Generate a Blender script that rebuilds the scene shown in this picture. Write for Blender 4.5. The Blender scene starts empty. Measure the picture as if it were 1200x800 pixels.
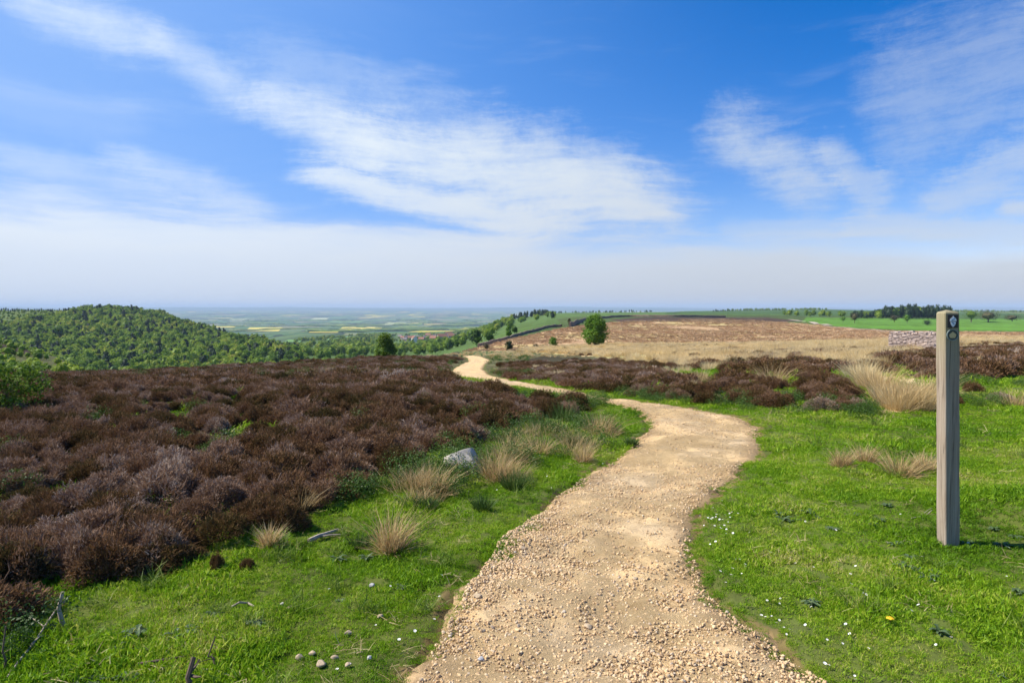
import bpy, math, random
import numpy as np
from mathutils import Vector
rng = np.random.default_rng(7)
random.seed(7)
SC = bpy.context.scene
COL = SC.collection
R = math.radians

# ------------------------------------------------------------------ camera model (photo is 1200 x 800)
F, PITCH, HC = 800.0, math.atan(39 / 800.0), 1.6
cp, sp = math.cos(PITCH), math.sin(PITCH)
def pix_dir(px, py):
    u = (np.asarray(px, float) - 600) / F; v = (400 - np.asarray(py, float)) / F
    return u, cp + v * sp, -sp + v * cp
def py_slope(py):
    v = (400 - py) / F
    return (-sp + v * cp) / (cp + v * sp)
def project(x, y, z):
    z = z - HC
    d = np.maximum(y * cp - z * sp, 1e-3)
    return 600 + F * x / d, 400 - F * (y * sp + z * cp) / d

# ------------------------------------------------------------------ noise
def _hash(ix, iy, seed):
    n = (ix.astype(np.int64) * 374761393 + iy.astype(np.int64) * 668265263 + seed * 1442695041) & 0x7fffffff
    n = ((n ^ (n >> 13)) * 1274126177) & 0x7fffffff
    return ((n ^ (n >> 16)) & 0xffff) / 65535.0
def vnoise(x, y, seed=0):
    x = np.asarray(x, float); y = np.asarray(y, float)
    ix, iy = np.floor(x), np.floor(y); fx, fy = x - ix, y - iy
    fx = fx * fx * (3 - 2 * fx); fy = fy * fy * (3 - 2 * fy)
    ix = ix.astype(np.int64); iy = iy.astype(np.int64)
    a = _hash(ix, iy, seed); b = _hash(ix + 1, iy, seed); c = _hash(ix, iy + 1, seed); d = _hash(ix + 1, iy + 1, seed)
    return (a * (1 - fx) + b * fx) * (1 - fy) + (c * (1 - fx) + d * fx) * fy
def fbm(x, y, seed=0, octv=4):
    s, a, t = 0, .5, 0
    for k in range(octv):
        s = s + a * vnoise(np.asarray(x) * 2 ** k + 17.3 * k, np.asarray(y) * 2 ** k - 9.1 * k, seed + k); t += a; a *= .5
    return s / t

# ------------------------------------------------------------------ terrain profiles: per photo column, (depth, photo row) or (depth, 'z', height)
TAIL = [(5000, 'z', -148), (9000, 'z', -160), (11000, 'z', -158), (14000, 'z', -112), (15500, 'z', -125), (20000, 'z', -70), (22000, 'z', -85), (27000, 'z', 40), (30000, 'z', -60)]
PROF = {
 -500: [(20,'z',-.5),(60,441),(85,'z',-8),(160,425),(215,398),(240,'z',-10),(330,'z',-38),(480,430),(700,394),(850,376),(1000,364.5),(1300,'z',-4),(2500,'z',-60)]+TAIL,
 0:   [(20,'z',-.6),(60,441),(85,'z',-8),(110,'z',-9.8),(160,424),(215,402),(240,'z',-11),(330,'z',-40),(480,432),(700,396),(850,378),(1000,364.5),(1300,'z',-4),(2500,'z',-60)]+TAIL,
 70:  [(20,'z',-.6),(60,441),(85,'z',-8),(160,431),(215,419),(240,'z',-17),(330,'z',-42),(480,432),(700,396),(850,377),(1000,364.5),(1300,'z',-4),(2500,'z',-60)]+TAIL,
 115: [(20,'z',-.6),(60,440),(90,'z',-8.5),(160,'z',-16),(240,'z',-28),(330,'z',-43),(480,432),(700,397),(850,379),(1000,364.5),(1300,'z',-6),(2500,'z',-60)]+TAIL,
 150: [(20,'z',-.6),(60,438),(90,'z',-8.5),(160,'z',-17),(330,'z',-43),(480,431),(700,397),(850,379),(1000,365),(1250,'z',-12),(2000,'z',-60)]+TAIL,
 190: [(20,'z',-.6),(60,436),(90,'z',-8.5),(160,'z',-18),(330,'z',-44),(480,430),(700,399),(900,378),(980,370),(1200,'z',-26),(1600,'z',-70)]+TAIL,
 240: [(20,'z',-.6),(60,433),(90,'z',-8.5),(330,'z',-45),(480,426),(650,407),(800,394),(900,383.5),(1050,'z',-45),(1500,'z',-85)]+TAIL,
 300: [(20,'z',-.6),(60,429),(90,'z',-8.5),(330,'z',-45),(480,423),(620,411),(720,399),(800,'z',-48),(1200,'z',-78)]+TAIL,
 355: [(20,'z',-.6),(60,426),(90,'z',-9),(330,'z',-44),(480,423),(600,417),(660,'z',-47),(1000,407),(1500,400),(2500,392)]+TAIL,
 420: [(20,'z',-.6),(60,424),(75,421.5),(100,'z',-9.5),(330,'z',-42),(480,'z',-41),(600,417),(1000,407),(1500,400),(2500,392)]+TAIL,
 480: [(20,'z',-.6),(60,423),(85,418.5),(110,'z',-10),(330,'z',-35),(600,416),(1000,407),(1500,400),(2500,392)]+TAIL,
 530: [(20,'z',-.6),(50,431),(85,416),(110,412),(200,'z',-16),(350,412),(600,406),(1000,400),(1500,395),(2500,391)]+TAIL,
 560: [(20,'z',-.6),(50,431),(85,418),(120,412),(200,407),(300,403.5),(600,398),(1000,392),(1500,388),(2500,'z',-80)]+TAIL,
 600: [(20,'z',-.6),(50,431),(85,416),(140,408),(200,400),(270,393.5),(400,388),(700,381),(1100,374),(1300,'z',-25),(2000,'z',-65)]+TAIL,
 640: [(20,'z',-.6),(50,430),(85,416),(140,407),(220,393),(300,384.5),(400,380),(700,374),(1100,369),(1500,367.5),(2000,367),(3000,'z',-60)]+TAIL,
 700: [(20,'z',-.5),(50,427),(130,405.5),(200,393),(300,382),(400,377),(600,371.5),(1000,368),(2000,366.3),(3000,'z',-30),(5000,'z',-100)]+TAIL[1:],
 800: [(20,'z',-.35),(50,422),(130,404),(250,387),(400,376),(450,373.5),(600,371),(1000,368),(2000,365.5),(4000,364.5),(6000,'z',-60)]+TAIL[1:],
 900: [(20,'z',-.2),(50,416),(130,401),(250,389),(350,381),(500,374.5),(700,371),(1000,368.5),(2000,364.2),(4000,363),(6000,'z',-40)]+TAIL[1:],
 970: [(20,'z',-.1),(50,412),(130,400),(250,390),(400,381),(600,376),(800,372),(1100,369),(2000,363.6),(4000,362.4),(6000,'z',-40)]+TAIL[1:],
 1050:[(20,'z',0),(50,410.5),(100,400),(200,392),(300,387),(500,380),(800,373.5),(1000,371.5),(2000,366),(4000,364),(8000,'z',-40)]+TAIL[2:],
 1200:[(20,'z',.1),(50,409),(100,399),(200,393),(300,389),(500,381),(800,375.5),(1200,371),(2000,367),(4000,364.5),(8000,'z',-25)]+TAIL[2:],
 1700:[(20,'z',.2),(50,409),(100,399),(200,393),(300,389),(500,381),(800,375.5),(1200,371),(2000,367),(4000,364.5),(8000,'z',-25)]+TAIL[2:],
}
LY = np.linspace(math.log(.5), math.log(31000), 700)
TT = np.linspace(-1.5, 1.5, 601)
_cols, _prof = [], []
for px, pr in PROF.items():
    pts = [(.4, 0.), (8, 0.), (12, -.03)]
    for e in pr:
        pts.append((e[0], e[2]) if e[1] == 'z' else (e[0], HC + e[0] * py_slope(e[1])))
    lx = np.array([math.log(p[0]) for p in pts]); lz = np.array([p[1] for p in pts])
    # interpolate the elevation slope (z - HC)/y so that straight sight-lines stay straight
    s = np.interp(LY, lx, lz)
    yy = np.exp(LY)
    k = np.interp(LY, lx, (lz - HC) / np.exp(lx)) * yy + HC
    s = np.where(yy < 12, s, k)
    ker = np.exp(-np.linspace(-2, 2, 9) ** 2); ker /= ker.sum()
    s = np.convolve(np.pad(s, 4, 'edge'), ker, 'valid')
    _cols.append((px - 600) / F / 1.0); _prof.append(s)
_prof = np.array(_prof); _cols = np.array(_cols)
ZT = np.empty((len(TT), len(LY)))
for j in range(len(LY)):
    ZT[:, j] = np.interp(TT, _cols, _prof[:, j])
ker = np.exp(-np.linspace(-2, 2, 5) ** 2); ker /= ker.sum()
ZT = np.apply_along_axis(lambda c: np.convolve(np.pad(c, 2, 'edge'), ker, 'valid'), 0, ZT)
DT, DL = TT[1] - TT[0], LY[1] - LY[0]
def h0(x, y):
    x = np.asarray(x, float); y = np.asarray(y, float)
    t = x / np.maximum(y, 8); ly = np.log(np.maximum(y, .5))
    a = np.clip((t - TT[0]) / DT, 0, len(TT) - 1.001); b = np.clip((ly - LY[0]) / DL, 0, len(LY) - 1.001)
    i, j = a.astype(int), b.astype(int); fa, fb = a - i, b - j
    return (ZT[i, j] * (1 - fb) + ZT[i, j + 1] * fb) * (1 - fa) + (ZT[i + 1, j] * (1 - fb) + ZT[i + 1, j + 1] * fb) * fa

# ------------------------------------------------------------------ the footpath, traced edge against edge
PAIRS = [((455,860),(1030,860)),((497,800),(962,800)),((515,760),(915,768)),((535,722),(858,728)),((553,692),(826,700)),((575,662),(813,668)),
 ((596,634),(806,640)),((632,602),(806,606)),((662,578),(826,586)),((692,558),(848,566)),((720,540),(866,546)),((745,522),(879,530)),((762,506),(885,514)),
 ((766,496),(882,502)),((756,486),(862,491)),((735,478),(825,482)),((715,472.5),(775,474)),((700,469.5),(728,468.5)),((672,465),(690,462)),((640,459.5),(652,455)),
 ((600,453),(612,448.5)),((570,447.5),(586,443)),((543,442),(572,438.5)),((531,436.5),(565,432.5)),((536,430),(567,427.5)),((550,424),(573,423)),((549,420),(566,419)),((543,417),(555,417))]
_yy = np.exp(np.linspace(math.log(1.2), math.log(20000), 4000))
def ray(px, py, ymin=1.2):
    """photo pixel -> point on the smooth terrain"""
    u, fy, fz = pix_dir(px, py)
    yy = _yy[_yy >= ymin]
    zr = HC + yy * (fz / fy); zg = h0(yy * (u / fy), yy)
    k = np.nonzero(zr <= zg)[0]
    k = k[0] if len(k) else len(yy) - 1
    if k > 0:
        d0 = zr[k - 1] - zg[k - 1]; d1 = zr[k] - zg[k]
        f = d0 / (d0 - d1) if d0 != d1 else 0
        y = yy[k - 1] + (yy[k] - yy[k - 1]) * min(max(f, 0), 1)
    else:
        y = yy[0]
    return np.array([y * float(u / fy), y, float(h0(y * u / fy, y))])
PL = np.array([ray(*a) for a, b in PAIRS]); PR = np.array([ray(*b) for a, b in PAIRS])
def catmull(P, n):
    out = []
    for i in range(len(P) - 1):
        p0, p1, p2, p3 = P[max(i - 1, 0)], P[i], P[i + 1], P[min(i + 2, len(P) - 1)]
        for k in range(n):
            t = k / n
            out.append(.5 * (2 * p1 + (p2 - p0) * t + (2 * p0 - 5 * p1 + 4 * p2 - p3) * t * t + (3 * p1 - p0 - 3 * p2 + p3) * t ** 3))
    out.append(P[-1]); return np.array(out)
CL, CR = catmull(PL, 10)[:, :2], catmull(PR, 10)[:, :2]
PATHPOLY = np.concatenate([CL, CR[::-1]])
def inpoly(px, py, poly):
    poly = np.asarray(poly, float); ins = np.zeros(np.shape(px), bool); n = len(poly); j = n - 1
    for i in range(n):
        xi, yi = poly[i]; xj, yj = poly[j]
        c = ((yi > py) != (yj > py))
        with np.errstate(divide='ignore', invalid='ignore'):
            ins ^= c & (px < (xj - xi) * (py - yi) / (yj - yi + 1e-12) + xi)
        j = i
    return ins
def dist_lines(x, y, poly):
    d = np.full(np.shape(x), 1e9)
    for a, b in zip(poly[:-1], poly[1:]):
        ab = b - a; L = max(ab @ ab, 1e-9)
        t = np.clip(((x - a[0]) * ab[0] + (y - a[1]) * ab[1]) / L, 0, 1)
        d = np.minimum(d, np.hypot(x - a[0] - t * ab[0], y - a[1] - t * ab[1]))
    return d
def path_sd(x, y):
    """signed distance to the path edge, negative inside"""
    d = np.full(np.shape(x), 50.); m = (y < 110) & (np.abs(x) < 12)
    if m.any():
        xx, yy = x[m], y[m]
        q = np.minimum(dist_lines(xx, yy, CL[::2]), dist_lines(xx, yy, CR[::2]))
        d[m] = np.where(inpoly(xx, yy, PATHPOLY), -q, q)
    return d
def wobf(x, y): return (fbm(x * 1.8, y * 1.8, 71, 4) - .5) * .34 + (fbm(x * 9, y * 9, 75, 2) - .5) * .10
def h(x, y):
    x = np.asarray(x, float); y = np.asarray(y, float)
    amp = np.minimum(.03 + .0016 * np.maximum(y, 0), 2.0) * np.clip(1.15 - (y - 900) / 1800, .08, 1)
    far = np.clip((y - 60) / 200, 0, 1)
    n = (fbm(x * 1.1, y * 1.1, 3) - .5) * (1 - far) + (fbm(x * .03, y * .03, 11) - .5) * far * 1.2
    z = h0(x, y) + n * amp * 2.2
    z = z + (fbm(x * .00035 + 3, y * .00022, 19, 3) - .5) * np.clip((y - 9000) / 9000, 0, 1) * 120
    z = z + .20 * np.exp(-(((x - 4.05) / .5) ** 2 + ((y - 5.0) / .6) ** 2))         # bank beside the post
    z = z + .10 * np.exp(-(((x + 3.0) / 1.6) ** 2 + ((y - 5.2) / 1.0) ** 2))
    z = z + .35 * np.exp(-(((x - 6.0) / 1.6) ** 2 + ((y - 14.0) / 2.4) ** 2))        # heather knoll right of the bend
    fine = np.clip(1 - y / 18, 0, 1)
    z = z + (fbm(x * 4, y * 4, 23, 3) - .5) * .075 * fine
    return z

# ------------------------------------------------------------------ zones traced in the photo (rows/columns of the ground they lie on)
HEATH_L = [(-900,860),(-400,780),(-30,735),(20,716),(45,702),(60,682),(140,668),(200,660),(250,640),(330,612),(400,590),(440,562),(470,545),(520,528),(560,516),(600,500),(640,490),(690,482),(714,473),
           (708,462),(690,456),(660,453.5),(640,456),(590,450.5),(555,444.5),(526,441),(520,430),(535,420),(540,410),(480,410),(300,410),(200,425),(100,430),(0,432),(-900,432)]
HEATH_R = [(580,436),(592,425),(640,417),(700,420),(760,427),(830,436),(900,428),(960,426),(995,438),(1014,458),(1026,482),(960,482),(900,477),(840,475),(780,468),(715,462),(660,452),(610,446)]
HEATH_F = [(1003,434),(1040,417),(1110,411),(1200,405),(1400,400),(1400,441),(1200,441),(1110,447),(1060,441)]
DRY = [(700,402),(860,404),(1050,400),(1096,411),(1060,416),(1010,432),(1050,441),(1096,447),(1092,482),(1032,484),(1020,460),(998,437),(960,426),(900,427),(830,433),(760,425),(690,417),(600,412),(620,407)]
DRY_B = [(1100,396),(1400,394),(1400,403),(1100,405)]
BURNT = [(540,412),(556,408),(600,397),(660,384),(720,377),(800,374),(870,374),(930,378),(1000,385),(1060,388),(1400,391),(1400,398),(1050,398),(900,401),(740,403),(620,410)]
DARKB = [(715,374.5),(760,371.5),(900,372),(940,376),(900,378),(800,376.5),(730,378)]
FIELD = [(945,371.5),(1000,372.5),(1500,372.5),(1500,389),(1100,388),(1000,384.3),(962,380.5),(940,377)]
WOODHILL = [(-500,385),(0,383),(60,374),(100,364),(120,361),(160,362),(200,368),(240,377),(300,393),(355,413),(358,445),(-500,445)]
HILLTOP = [(-500,360),(115,360),(100,366),(60,376),(0,385),(-500,387)]
MIDVAL = [(345,400),(420,393),(470,391),(560,386),(600,372),(640,366),(660,380),(600,397),(556,407),(530,413),(480,420),(345,445)]

def zone(px, py, y, poly, y0=0, y1=1e9):
    return inpoly(px, py, poly) & (y >= y0) & (y <= y1)

# ------------------------------------------------------------------ node helper and materials
def nd(nt, typ, ins=None, **props):
    n = nt.nodes.new(typ)
    for k, v in props.items(): setattr(n, k, v)
    for k, v in (ins or {}).items():
        s = n.inputs[k]
        if isinstance(v, bpy.types.NodeSocket): nt.links.new(v, s)
        else:
            if s.type in ('RGBA',) and len(v) == 3: v = (*v, 1)
            s.default_value = v
    return n
def mth(nt, op, a, b=None, c=None, clamp=False):
    n = nt.nodes.new('ShaderNodeMath'); n.operation = op; n.use_clamp = clamp
    for i, v in enumerate((a, b, c)):
        if v is None: continue
        if isinstance(v, bpy.types.NodeSocket): nt.links.new(v, n.inputs[i])
        else: n.inputs[i].default_value = v
    return n.outputs[0]
def mixc(nt, f, a, b, bt='MIX'):
    n = nt.nodes.new('ShaderNodeMix'); n.data_type = 'RGBA'; n.blend_type = bt
    for i, v in ((0, f), (6, a), (7, b)):
        if isinstance(v, bpy.types.NodeSocket): nt.links.new(v, n.inputs[i])
        else: n.inputs[i].default_value = (*v, 1) if isinstance(v, tuple) and len(v) == 3 else v
    return n.outputs[2]
def ramp(nt, f, stops):
    n = nt.nodes.new('ShaderNodeValToRGB'); e = n.color_ramp.elements
    while len(e) < len(stops): e.new(.5)
    for q, (p, c) in zip(e, stops): q.position = p; q.color = (*c, 1)
    nt.links.new(f, n.inputs[0]); return n.outputs[0]
def newmat(name):
    m = bpy.data.materials.new(name); m.use_nodes = True; nt = m.node_tree; nt.nodes.clear()
    out = nt.nodes.new('ShaderNodeOutputMaterial'); return m, nt, out
def noise(nt, scale, detail=4, vec=None, rough=.6, dist=0.):
    ins = {'Scale': scale, 'Detail': detail, 'Roughness': rough, 'Distortion': dist}
    if vec is not None: ins['Vector'] = vec
    return nd(nt, 'ShaderNodeTexNoise', ins).outputs[0]
def pos(nt): return nt.nodes.new('ShaderNodeNewGeometry').outputs['Position']

def leaf_mat(name, stops, trans=.3, pscale=.6, wr=.45, wo=.3, wp=.5, rough=.6, spec=.2):
    """foliage: colour picked by a per-leaf value, a per-plant value and patches in the world"""
    m, nt, out = newmat(name)
    a = nd(nt, 'ShaderNodeAttribute', attribute_name='rnd').outputs['Fac']
    o = nd(nt, 'ShaderNodeObjectInfo').outputs['Random']
    p = noise(nt, pscale, 3, pos(nt))
    f = mth(nt, 'ADD', mth(nt, 'MULTIPLY', a, wr), mth(nt, 'MULTIPLY', o, wo))
    p2 = mth(nt, 'MULTIPLY', mth(nt, 'SUBTRACT', p, .5), 2.2)
    f = mth(nt, 'ADD', f, mth(nt, 'MULTIPLY', p2, wp))
    f = mth(nt, 'ADD', f, (1 - wr - wo) * .5, clamp=True)
    c = ramp(nt, f, stops)
    d = nd(nt, 'ShaderNodeBsdfPrincipled', {'Base Color': c, 'Roughness': rough, 'Specular IOR Level': spec}).outputs[0]
    if trans:
        t = nd(nt, 'ShaderNodeBsdfTranslucent', {'Color': c}).outputs[0]
        d = nd(nt, 'ShaderNodeMixShader', {0: trans, 1: d, 2: t}).outputs[0]
    nt.links.new(d, out.inputs[0]); return m
def solid_mat(name, col, rough=.7, var=.25, scale=8., bump=0., spec=.3, col2=None):
    m, nt, out = newmat(name)
    tc = nd(nt, 'ShaderNodeTexCoord').outputs['Object']
    n = noise(nt, scale, 6, tc)
    c2 = col2 or tuple(v * (1 - var) for v in col)
    c = ramp(nt, n, [(.3, c2), (.7, tuple(min(1, v * (1 + var * .4)) for v in col))])
    ins = {'Base Color': c, 'Roughness': rough, 'Specular IOR Level': spec}
    if bump: ins['Normal'] = nd(nt, 'ShaderNodeBump', {'Strength': .6, 'Distance': bump, 'Height': n}).outputs[0]
    nt.links.new(nd(nt, 'ShaderNodeBsdfPrincipled', ins).outputs[0], out.inputs[0]); return m

# ------------------------------------------------------------------ mesh builder
class MB:
    def __init__(s): s.v, s.q, s.t, s.r, s.n = [], [], [], [], 0
    def add(s, v, quads=None, tris=None, rnd=.5):
        v = np.asarray(v, float).reshape(-1, 3); s.v.append(v)
        s.r.append(np.broadcast_to(np.asarray(rnd, float), (len(v),)).copy())
        if quads is not None and len(quads): s.q.append(np.asarray(quads).reshape(-1, 4) + s.n)
        if tris is not None and len(tris): s.t.append(np.asarray(tris).reshape(-1, 3) + s.n)
        s.n += len(v); return s
    def blades(s, base, d, side, L, w, bend, rnd):
        n = len(base); w = np.broadcast_to(w, (n,))[:, None] * .5; L = np.broadcast_to(L, (n,))[:, None]
        mid = base + d * L * .55 + bend * .3; tip = base + d * L + bend
        v = np.stack([base - side * w, base + side * w, mid + side * w * .75, mid - side * w * .75, tip], 1).reshape(-1, 3)
        i = np.arange(n)[:, None] * 5
        return s.add(v, i + np.array([[0, 1, 2, 3]]), i + np.array([[3, 2, 4]]), np.repeat(rnd, 5))
    def leaves(s, c, nrm, size, rnd, asp=.7):
        n = len(c); a = np.cross(nrm, rng.normal(size=(n, 3))); a /= np.linalg.norm(a, axis=1)[:, None] + 1e-9
        b = np.cross(nrm, a); size = np.broadcast_to(size, (n,))[:, None] * .5
        v = np.stack([c - a * size, c + b * size * asp, c + a * size, c - b * size * asp], 1).reshape(-1, 3)
        return s.add(v, np.arange(n)[:, None] * 4 + np.array([[0, 1, 2, 3]]), None, np.repeat(rnd, 4))
    def tube(s, pts, rad, k=7, rnd=.5, cap=True):
        pts = np.asarray(pts, float); n = len(pts); rad = np.broadcast_to(rad, (n,))
        vs = []
        for i in range(n):
            d = pts[min(i + 1, n - 1)] - pts[max(i - 1, 0)]; d /= np.linalg.norm(d) + 1e-9
            a = np.cross(d, [0.31, .9, .2] if abs(d[1]) < .9 else [1., 0, 0]); a /= np.linalg.norm(a); b = np.cross(d, a)
            th = np.arange(k) / k * 2 * math.pi
            vs.append(pts[i] + rad[i] * (np.cos(th)[:, None] * a + np.sin(th)[:, None] * b))
        q = [(i * k + j, i * k + (j + 1) % k, (i + 1) * k + (j + 1) % k, (i + 1) * k + j) for i in range(n - 1) for j in range(k)]
        v = np.concatenate(vs); t = []
        if cap:
            v = np.concatenate([v, pts[-1:], pts[:1]]); e = n * k
            t = [((n - 1) * k + j, (n - 1) * k + (j + 1) % k, e) for j in range(k)] + [((j + 1) % k, j, e + 1) for j in range(k)]
        return s.add(v, q, t, rnd)
    def box(s, c, size, rz=0, rnd=.5, jit=0., bev=.12):
        c = np.asarray(c, float); hx, hy, hz = np.asarray(size, float) / 2; b = min(hx, hy, hz) * bev
        ring = [(-hx, -hy + b), (-hx + b, -hy), (hx - b, -hy), (hx, -hy + b), (hx, hy - b), (hx - b, hy), (-hx + b, hy), (-hx, hy - b)]
        v = []
        for z, k in ((-hz, .0), (-hz + b, 1), (hz - b, 1), (hz, .0)):
            g = 1 if k else 1 - b / max(hx, hy)
            v += [(x * g, y * g, z) for x, y in ring]
        v = np.array(v)
        if jit: v = v + rng.normal(size=v.shape) * jit
        cz, sz = math.cos(rz), math.sin(rz)
        v = np.stack([v[:, 0] * cz - v[:, 1] * sz, v[:, 0] * sz + v[:, 1] * cz, v[:, 2]], 1) + c
        q = [(i * 8 + j, i * 8 + (j + 1) % 8, (i + 1) * 8 + (j + 1) % 8, (i + 1) * 8 + j) for i in range(3) for j in range(8)]
        for o, rev in ((0, True), (24, False)):
            for f in ((0, 1, 2, 3), (0, 3, 4, 7), (7, 4, 5, 6)):
                q.append(tuple(o + i for i in (f[::-1] if rev else f)))
        return s.add(v, q, None, rnd)
    def rock(s, c, size, seed, sub=2, rough=.25, rnd=.5, flat=1.):
        v, t = ico(sub); k = np.random.default_rng(seed)
        ph = k.uniform(0, 6.28, (6, 3)); fr = k.normal(size=(6, 3)) * 1.6
        d = np.zeros(len(v))
        for i in range(6): d += np.sin((v * fr[i]).sum(1) + ph[i, 0])
        v = v * (1 + rough * d[:, None] / 3)
        for i in range(7):                                   # facets knocked off
            nn = k.normal(size=3); nn /= np.linalg.norm(nn); lim = k.uniform(.55, .85)
            o = np.maximum((v @ nn) - lim, 0); v = v - o[:, None] * nn * .9
        return s.add(v * np.asarray(size) * .5 + np.asarray(c), None, t, rnd)
    def mesh(s, name, mat=None, smooth=False):
        me = bpy.data.meshes.new(name); v = np.concatenate(s.v)
        q = np.concatenate(s.q) if s.q else np.zeros((0, 4), int); t = np.concatenate(s.t) if s.t else np.zeros((0, 3), int)
        me.vertices.add(len(v)); me.vertices.foreach_set('co', v.astype(np.float32).ravel())
        me.loops.add(q.size + t.size); me.loops.foreach_set('vertex_index', np.concatenate([q.ravel(), t.ravel()]).astype(np.int32))
        me.polygons.add(len(q) + len(t))
        st = np.concatenate([np.arange(len(q)) * 4, q.size + np.arange(len(t)) * 3]).astype(np.int32)
        me.polygons.foreach_set('loop_start', st)
        me.polygons.foreach_set('use_smooth', np.full(len(q) + len(t), smooth))
        a = me.attributes.new('rnd', 'FLOAT', 'POINT'); a.data.foreach_set('value', np.concatenate(s.r).astype(np.float32))
        me.update(calc_edges=True); me.validate()
        if mat: me.materials.append(mat)
        return me
    def build(s, name, mat, parent=None, smooth=False, loc=None, **tags):
        return link(name, s.mesh(name, mat, smooth), parent, loc, **tags)
_ico = {}
def ico(sub):
    if sub not in _ico:
        import bmesh
        bm = bmesh.new(); bmesh.ops.create_icosphere(bm, subdivisions=sub, radius=1)
        _ico[sub] = (np.array([v.co for v in bm.verts]), np.array([[v.index for v in f.verts] for f in bm.faces])); bm.free()
    v, t = _ico[sub]; return v.copy(), t
def tag(o, label=None, cat=None, group=None, kind=None):
    for k, v in (('label', label), ('category', cat), ('group', group), ('kind', kind)):
        if v: o[k] = v
    return o
def link(name, data, parent=None, loc=None, rz=0, sc=None, **tags):
    o = bpy.data.objects.new(name, data); COL.objects.link(o)
    if parent: o.parent = parent
    if loc is not None: o.location = [float(v) for v in loc]
    if rz: o.rotation_euler = (0, 0, rz)
    if sc is not None: o.scale = sc if hasattr(sc, '__len__') else (sc, sc, sc)
    return tag(o, **tags)
def copy_tree(o, parent=None):
    c = o.copy(); COL.objects.link(c); c.parent = parent
    for ch in list(o.children): copy_tree(ch, c)
    return c
def place(o, loc, rz=0., sc=1.):
    o.location = [float(v) for v in loc]; o.rotation_euler = (0, 0, rz); o.scale = sc if hasattr(sc, '__len__') else (sc, sc, sc)
    return o

# ------------------------------------------------------------------ scatter of stuff by geometry nodes
def proto_coll(name, meshes):
    c = bpy.data.collections.new(name)
    for i, me in enumerate(meshes):
        c.objects.link(bpy.data.objects.new('%s_sprig' % name, me))
    return c
def scatter(name, P, coll, nproto, rot, scale, label, cat):
    n = len(P); me = bpy.data.meshes.new(name); me.vertices.add(n); me.vertices.foreach_set('co', np.asarray(P, np.float32).ravel())
    def att(nm, typ, f, arr):
        a = me.attributes.new(nm, typ, 'POINT'); a.data.foreach_set(f, arr)
    att('rot', 'FLOAT_VECTOR', 'vector', np.asarray(rot, np.float32).ravel())
    scale = np.asarray(scale, np.float32)
    if scale.ndim == 1: scale = np.repeat(scale[:, None], 3, 1)
    att('scl', 'FLOAT_VECTOR', 'vector', scale.ravel())
    att('pick', 'INT', 'value', rng.integers(0, nproto, n).astype(np.int32))
    me.update()
    o = link(name, me, label=label, cat=cat, kind='stuff')
    ng = bpy.data.node_groups.new(name + '_scatter', 'GeometryNodeTree')
    ng.interface.new_socket('Geometry', in_out='INPUT', socket_type='NodeSocketGeometry')
    ng.interface.new_socket('Geometry', in_out='OUTPUT', socket_type='NodeSocketGeometry')
    gi = ng.nodes.new('NodeGroupInput'); go = ng.nodes.new('NodeGroupOutput')
    ci = ng.nodes.new('GeometryNodeCollectionInfo'); ci.inputs[0].default_value = coll; ci.inputs[1].default_value = True; ci.inputs[2].default_value = True
    iop = ng.nodes.new('GeometryNodeInstanceOnPoints'); iop.inputs['Pick Instance'].default_value = True
    def na(nm, dt):
        k = ng.nodes.new('GeometryNodeInputNamedAttribute'); k.data_type = dt; k.inputs[0].default_value = nm; return k.outputs[0]
    er = ng.nodes.new('FunctionNodeEulerToRotation')
    ng.links.new(na('rot', 'FLOAT_VECTOR'), er.inputs[0]); ng.links.new(er.outputs[0], iop.inputs['Rotation'])
    ng.links.new(na('scl', 'FLOAT_VECTOR'), iop.inputs['Scale']); ng.links.new(na('pick', 'INT'), iop.inputs['Instance Index'])
    ng.links.new(gi.outputs[0], iop.inputs['Points']); ng.links.new(ci.outputs[0], iop.inputs['Instance'])
    ng.links.new(iop.outputs[0], go.inputs[0])
    md = o.modifiers.new('scatter', 'NODES'); md.node_group = ng
    return o
def sample(y0, y1, dens, p0=-150, p1=1350):
    a, b = (p0 - 600) / F, (p1 - 600) / F
    n = int(dens * (b - a) * (y1 * y1 - y0 * y0) / 2)
    y = np.sqrt(rng.uniform(y0 * y0, y1 * y1, n)); t = rng.uniform(a, b, n)
    return t * y, y
def rots(n, tilt=.15):
    return np.stack([rng.normal(0, tilt, n), rng.normal(0, tilt, n), rng.uniform(0, 6.283, n)], 1)

# ================================================================== GROUND
tr = np.concatenate([np.linspace(-1.5, -.85, 60)[:-1], np.linspace(-.85, .85, 900), np.linspace(.85, 1.5, 60)[1:]])
yr = np.concatenate([[-60, -30, -15, -8, -4, -2, -1, 0, .6], np.linspace(1, 14, 260)[:-1], np.exp(np.linspace(math.log(14), math.log(29500), 560))])
W = np.where(yr < 40, np.sqrt(np.maximum(yr, 0) ** 2 + 64 * np.clip((40 - yr) / 40, 0, 1)), yr)
GX = tr[None, :] * W[:, None]; GY = np.repeat(yr[:, None], len(tr), 1)
GZ = h(GX, np.maximum(GY, .5))
gx, gy, gz = GX.ravel(), GY.ravel(), GZ.ravel()
psd = path_sd(gx, gy)
gz = gz - np.clip(.06 - psd * .5, 0, .035) * (psd < .12)
px, py = project(gx, np.maximum(gy, .6), gz)
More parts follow.
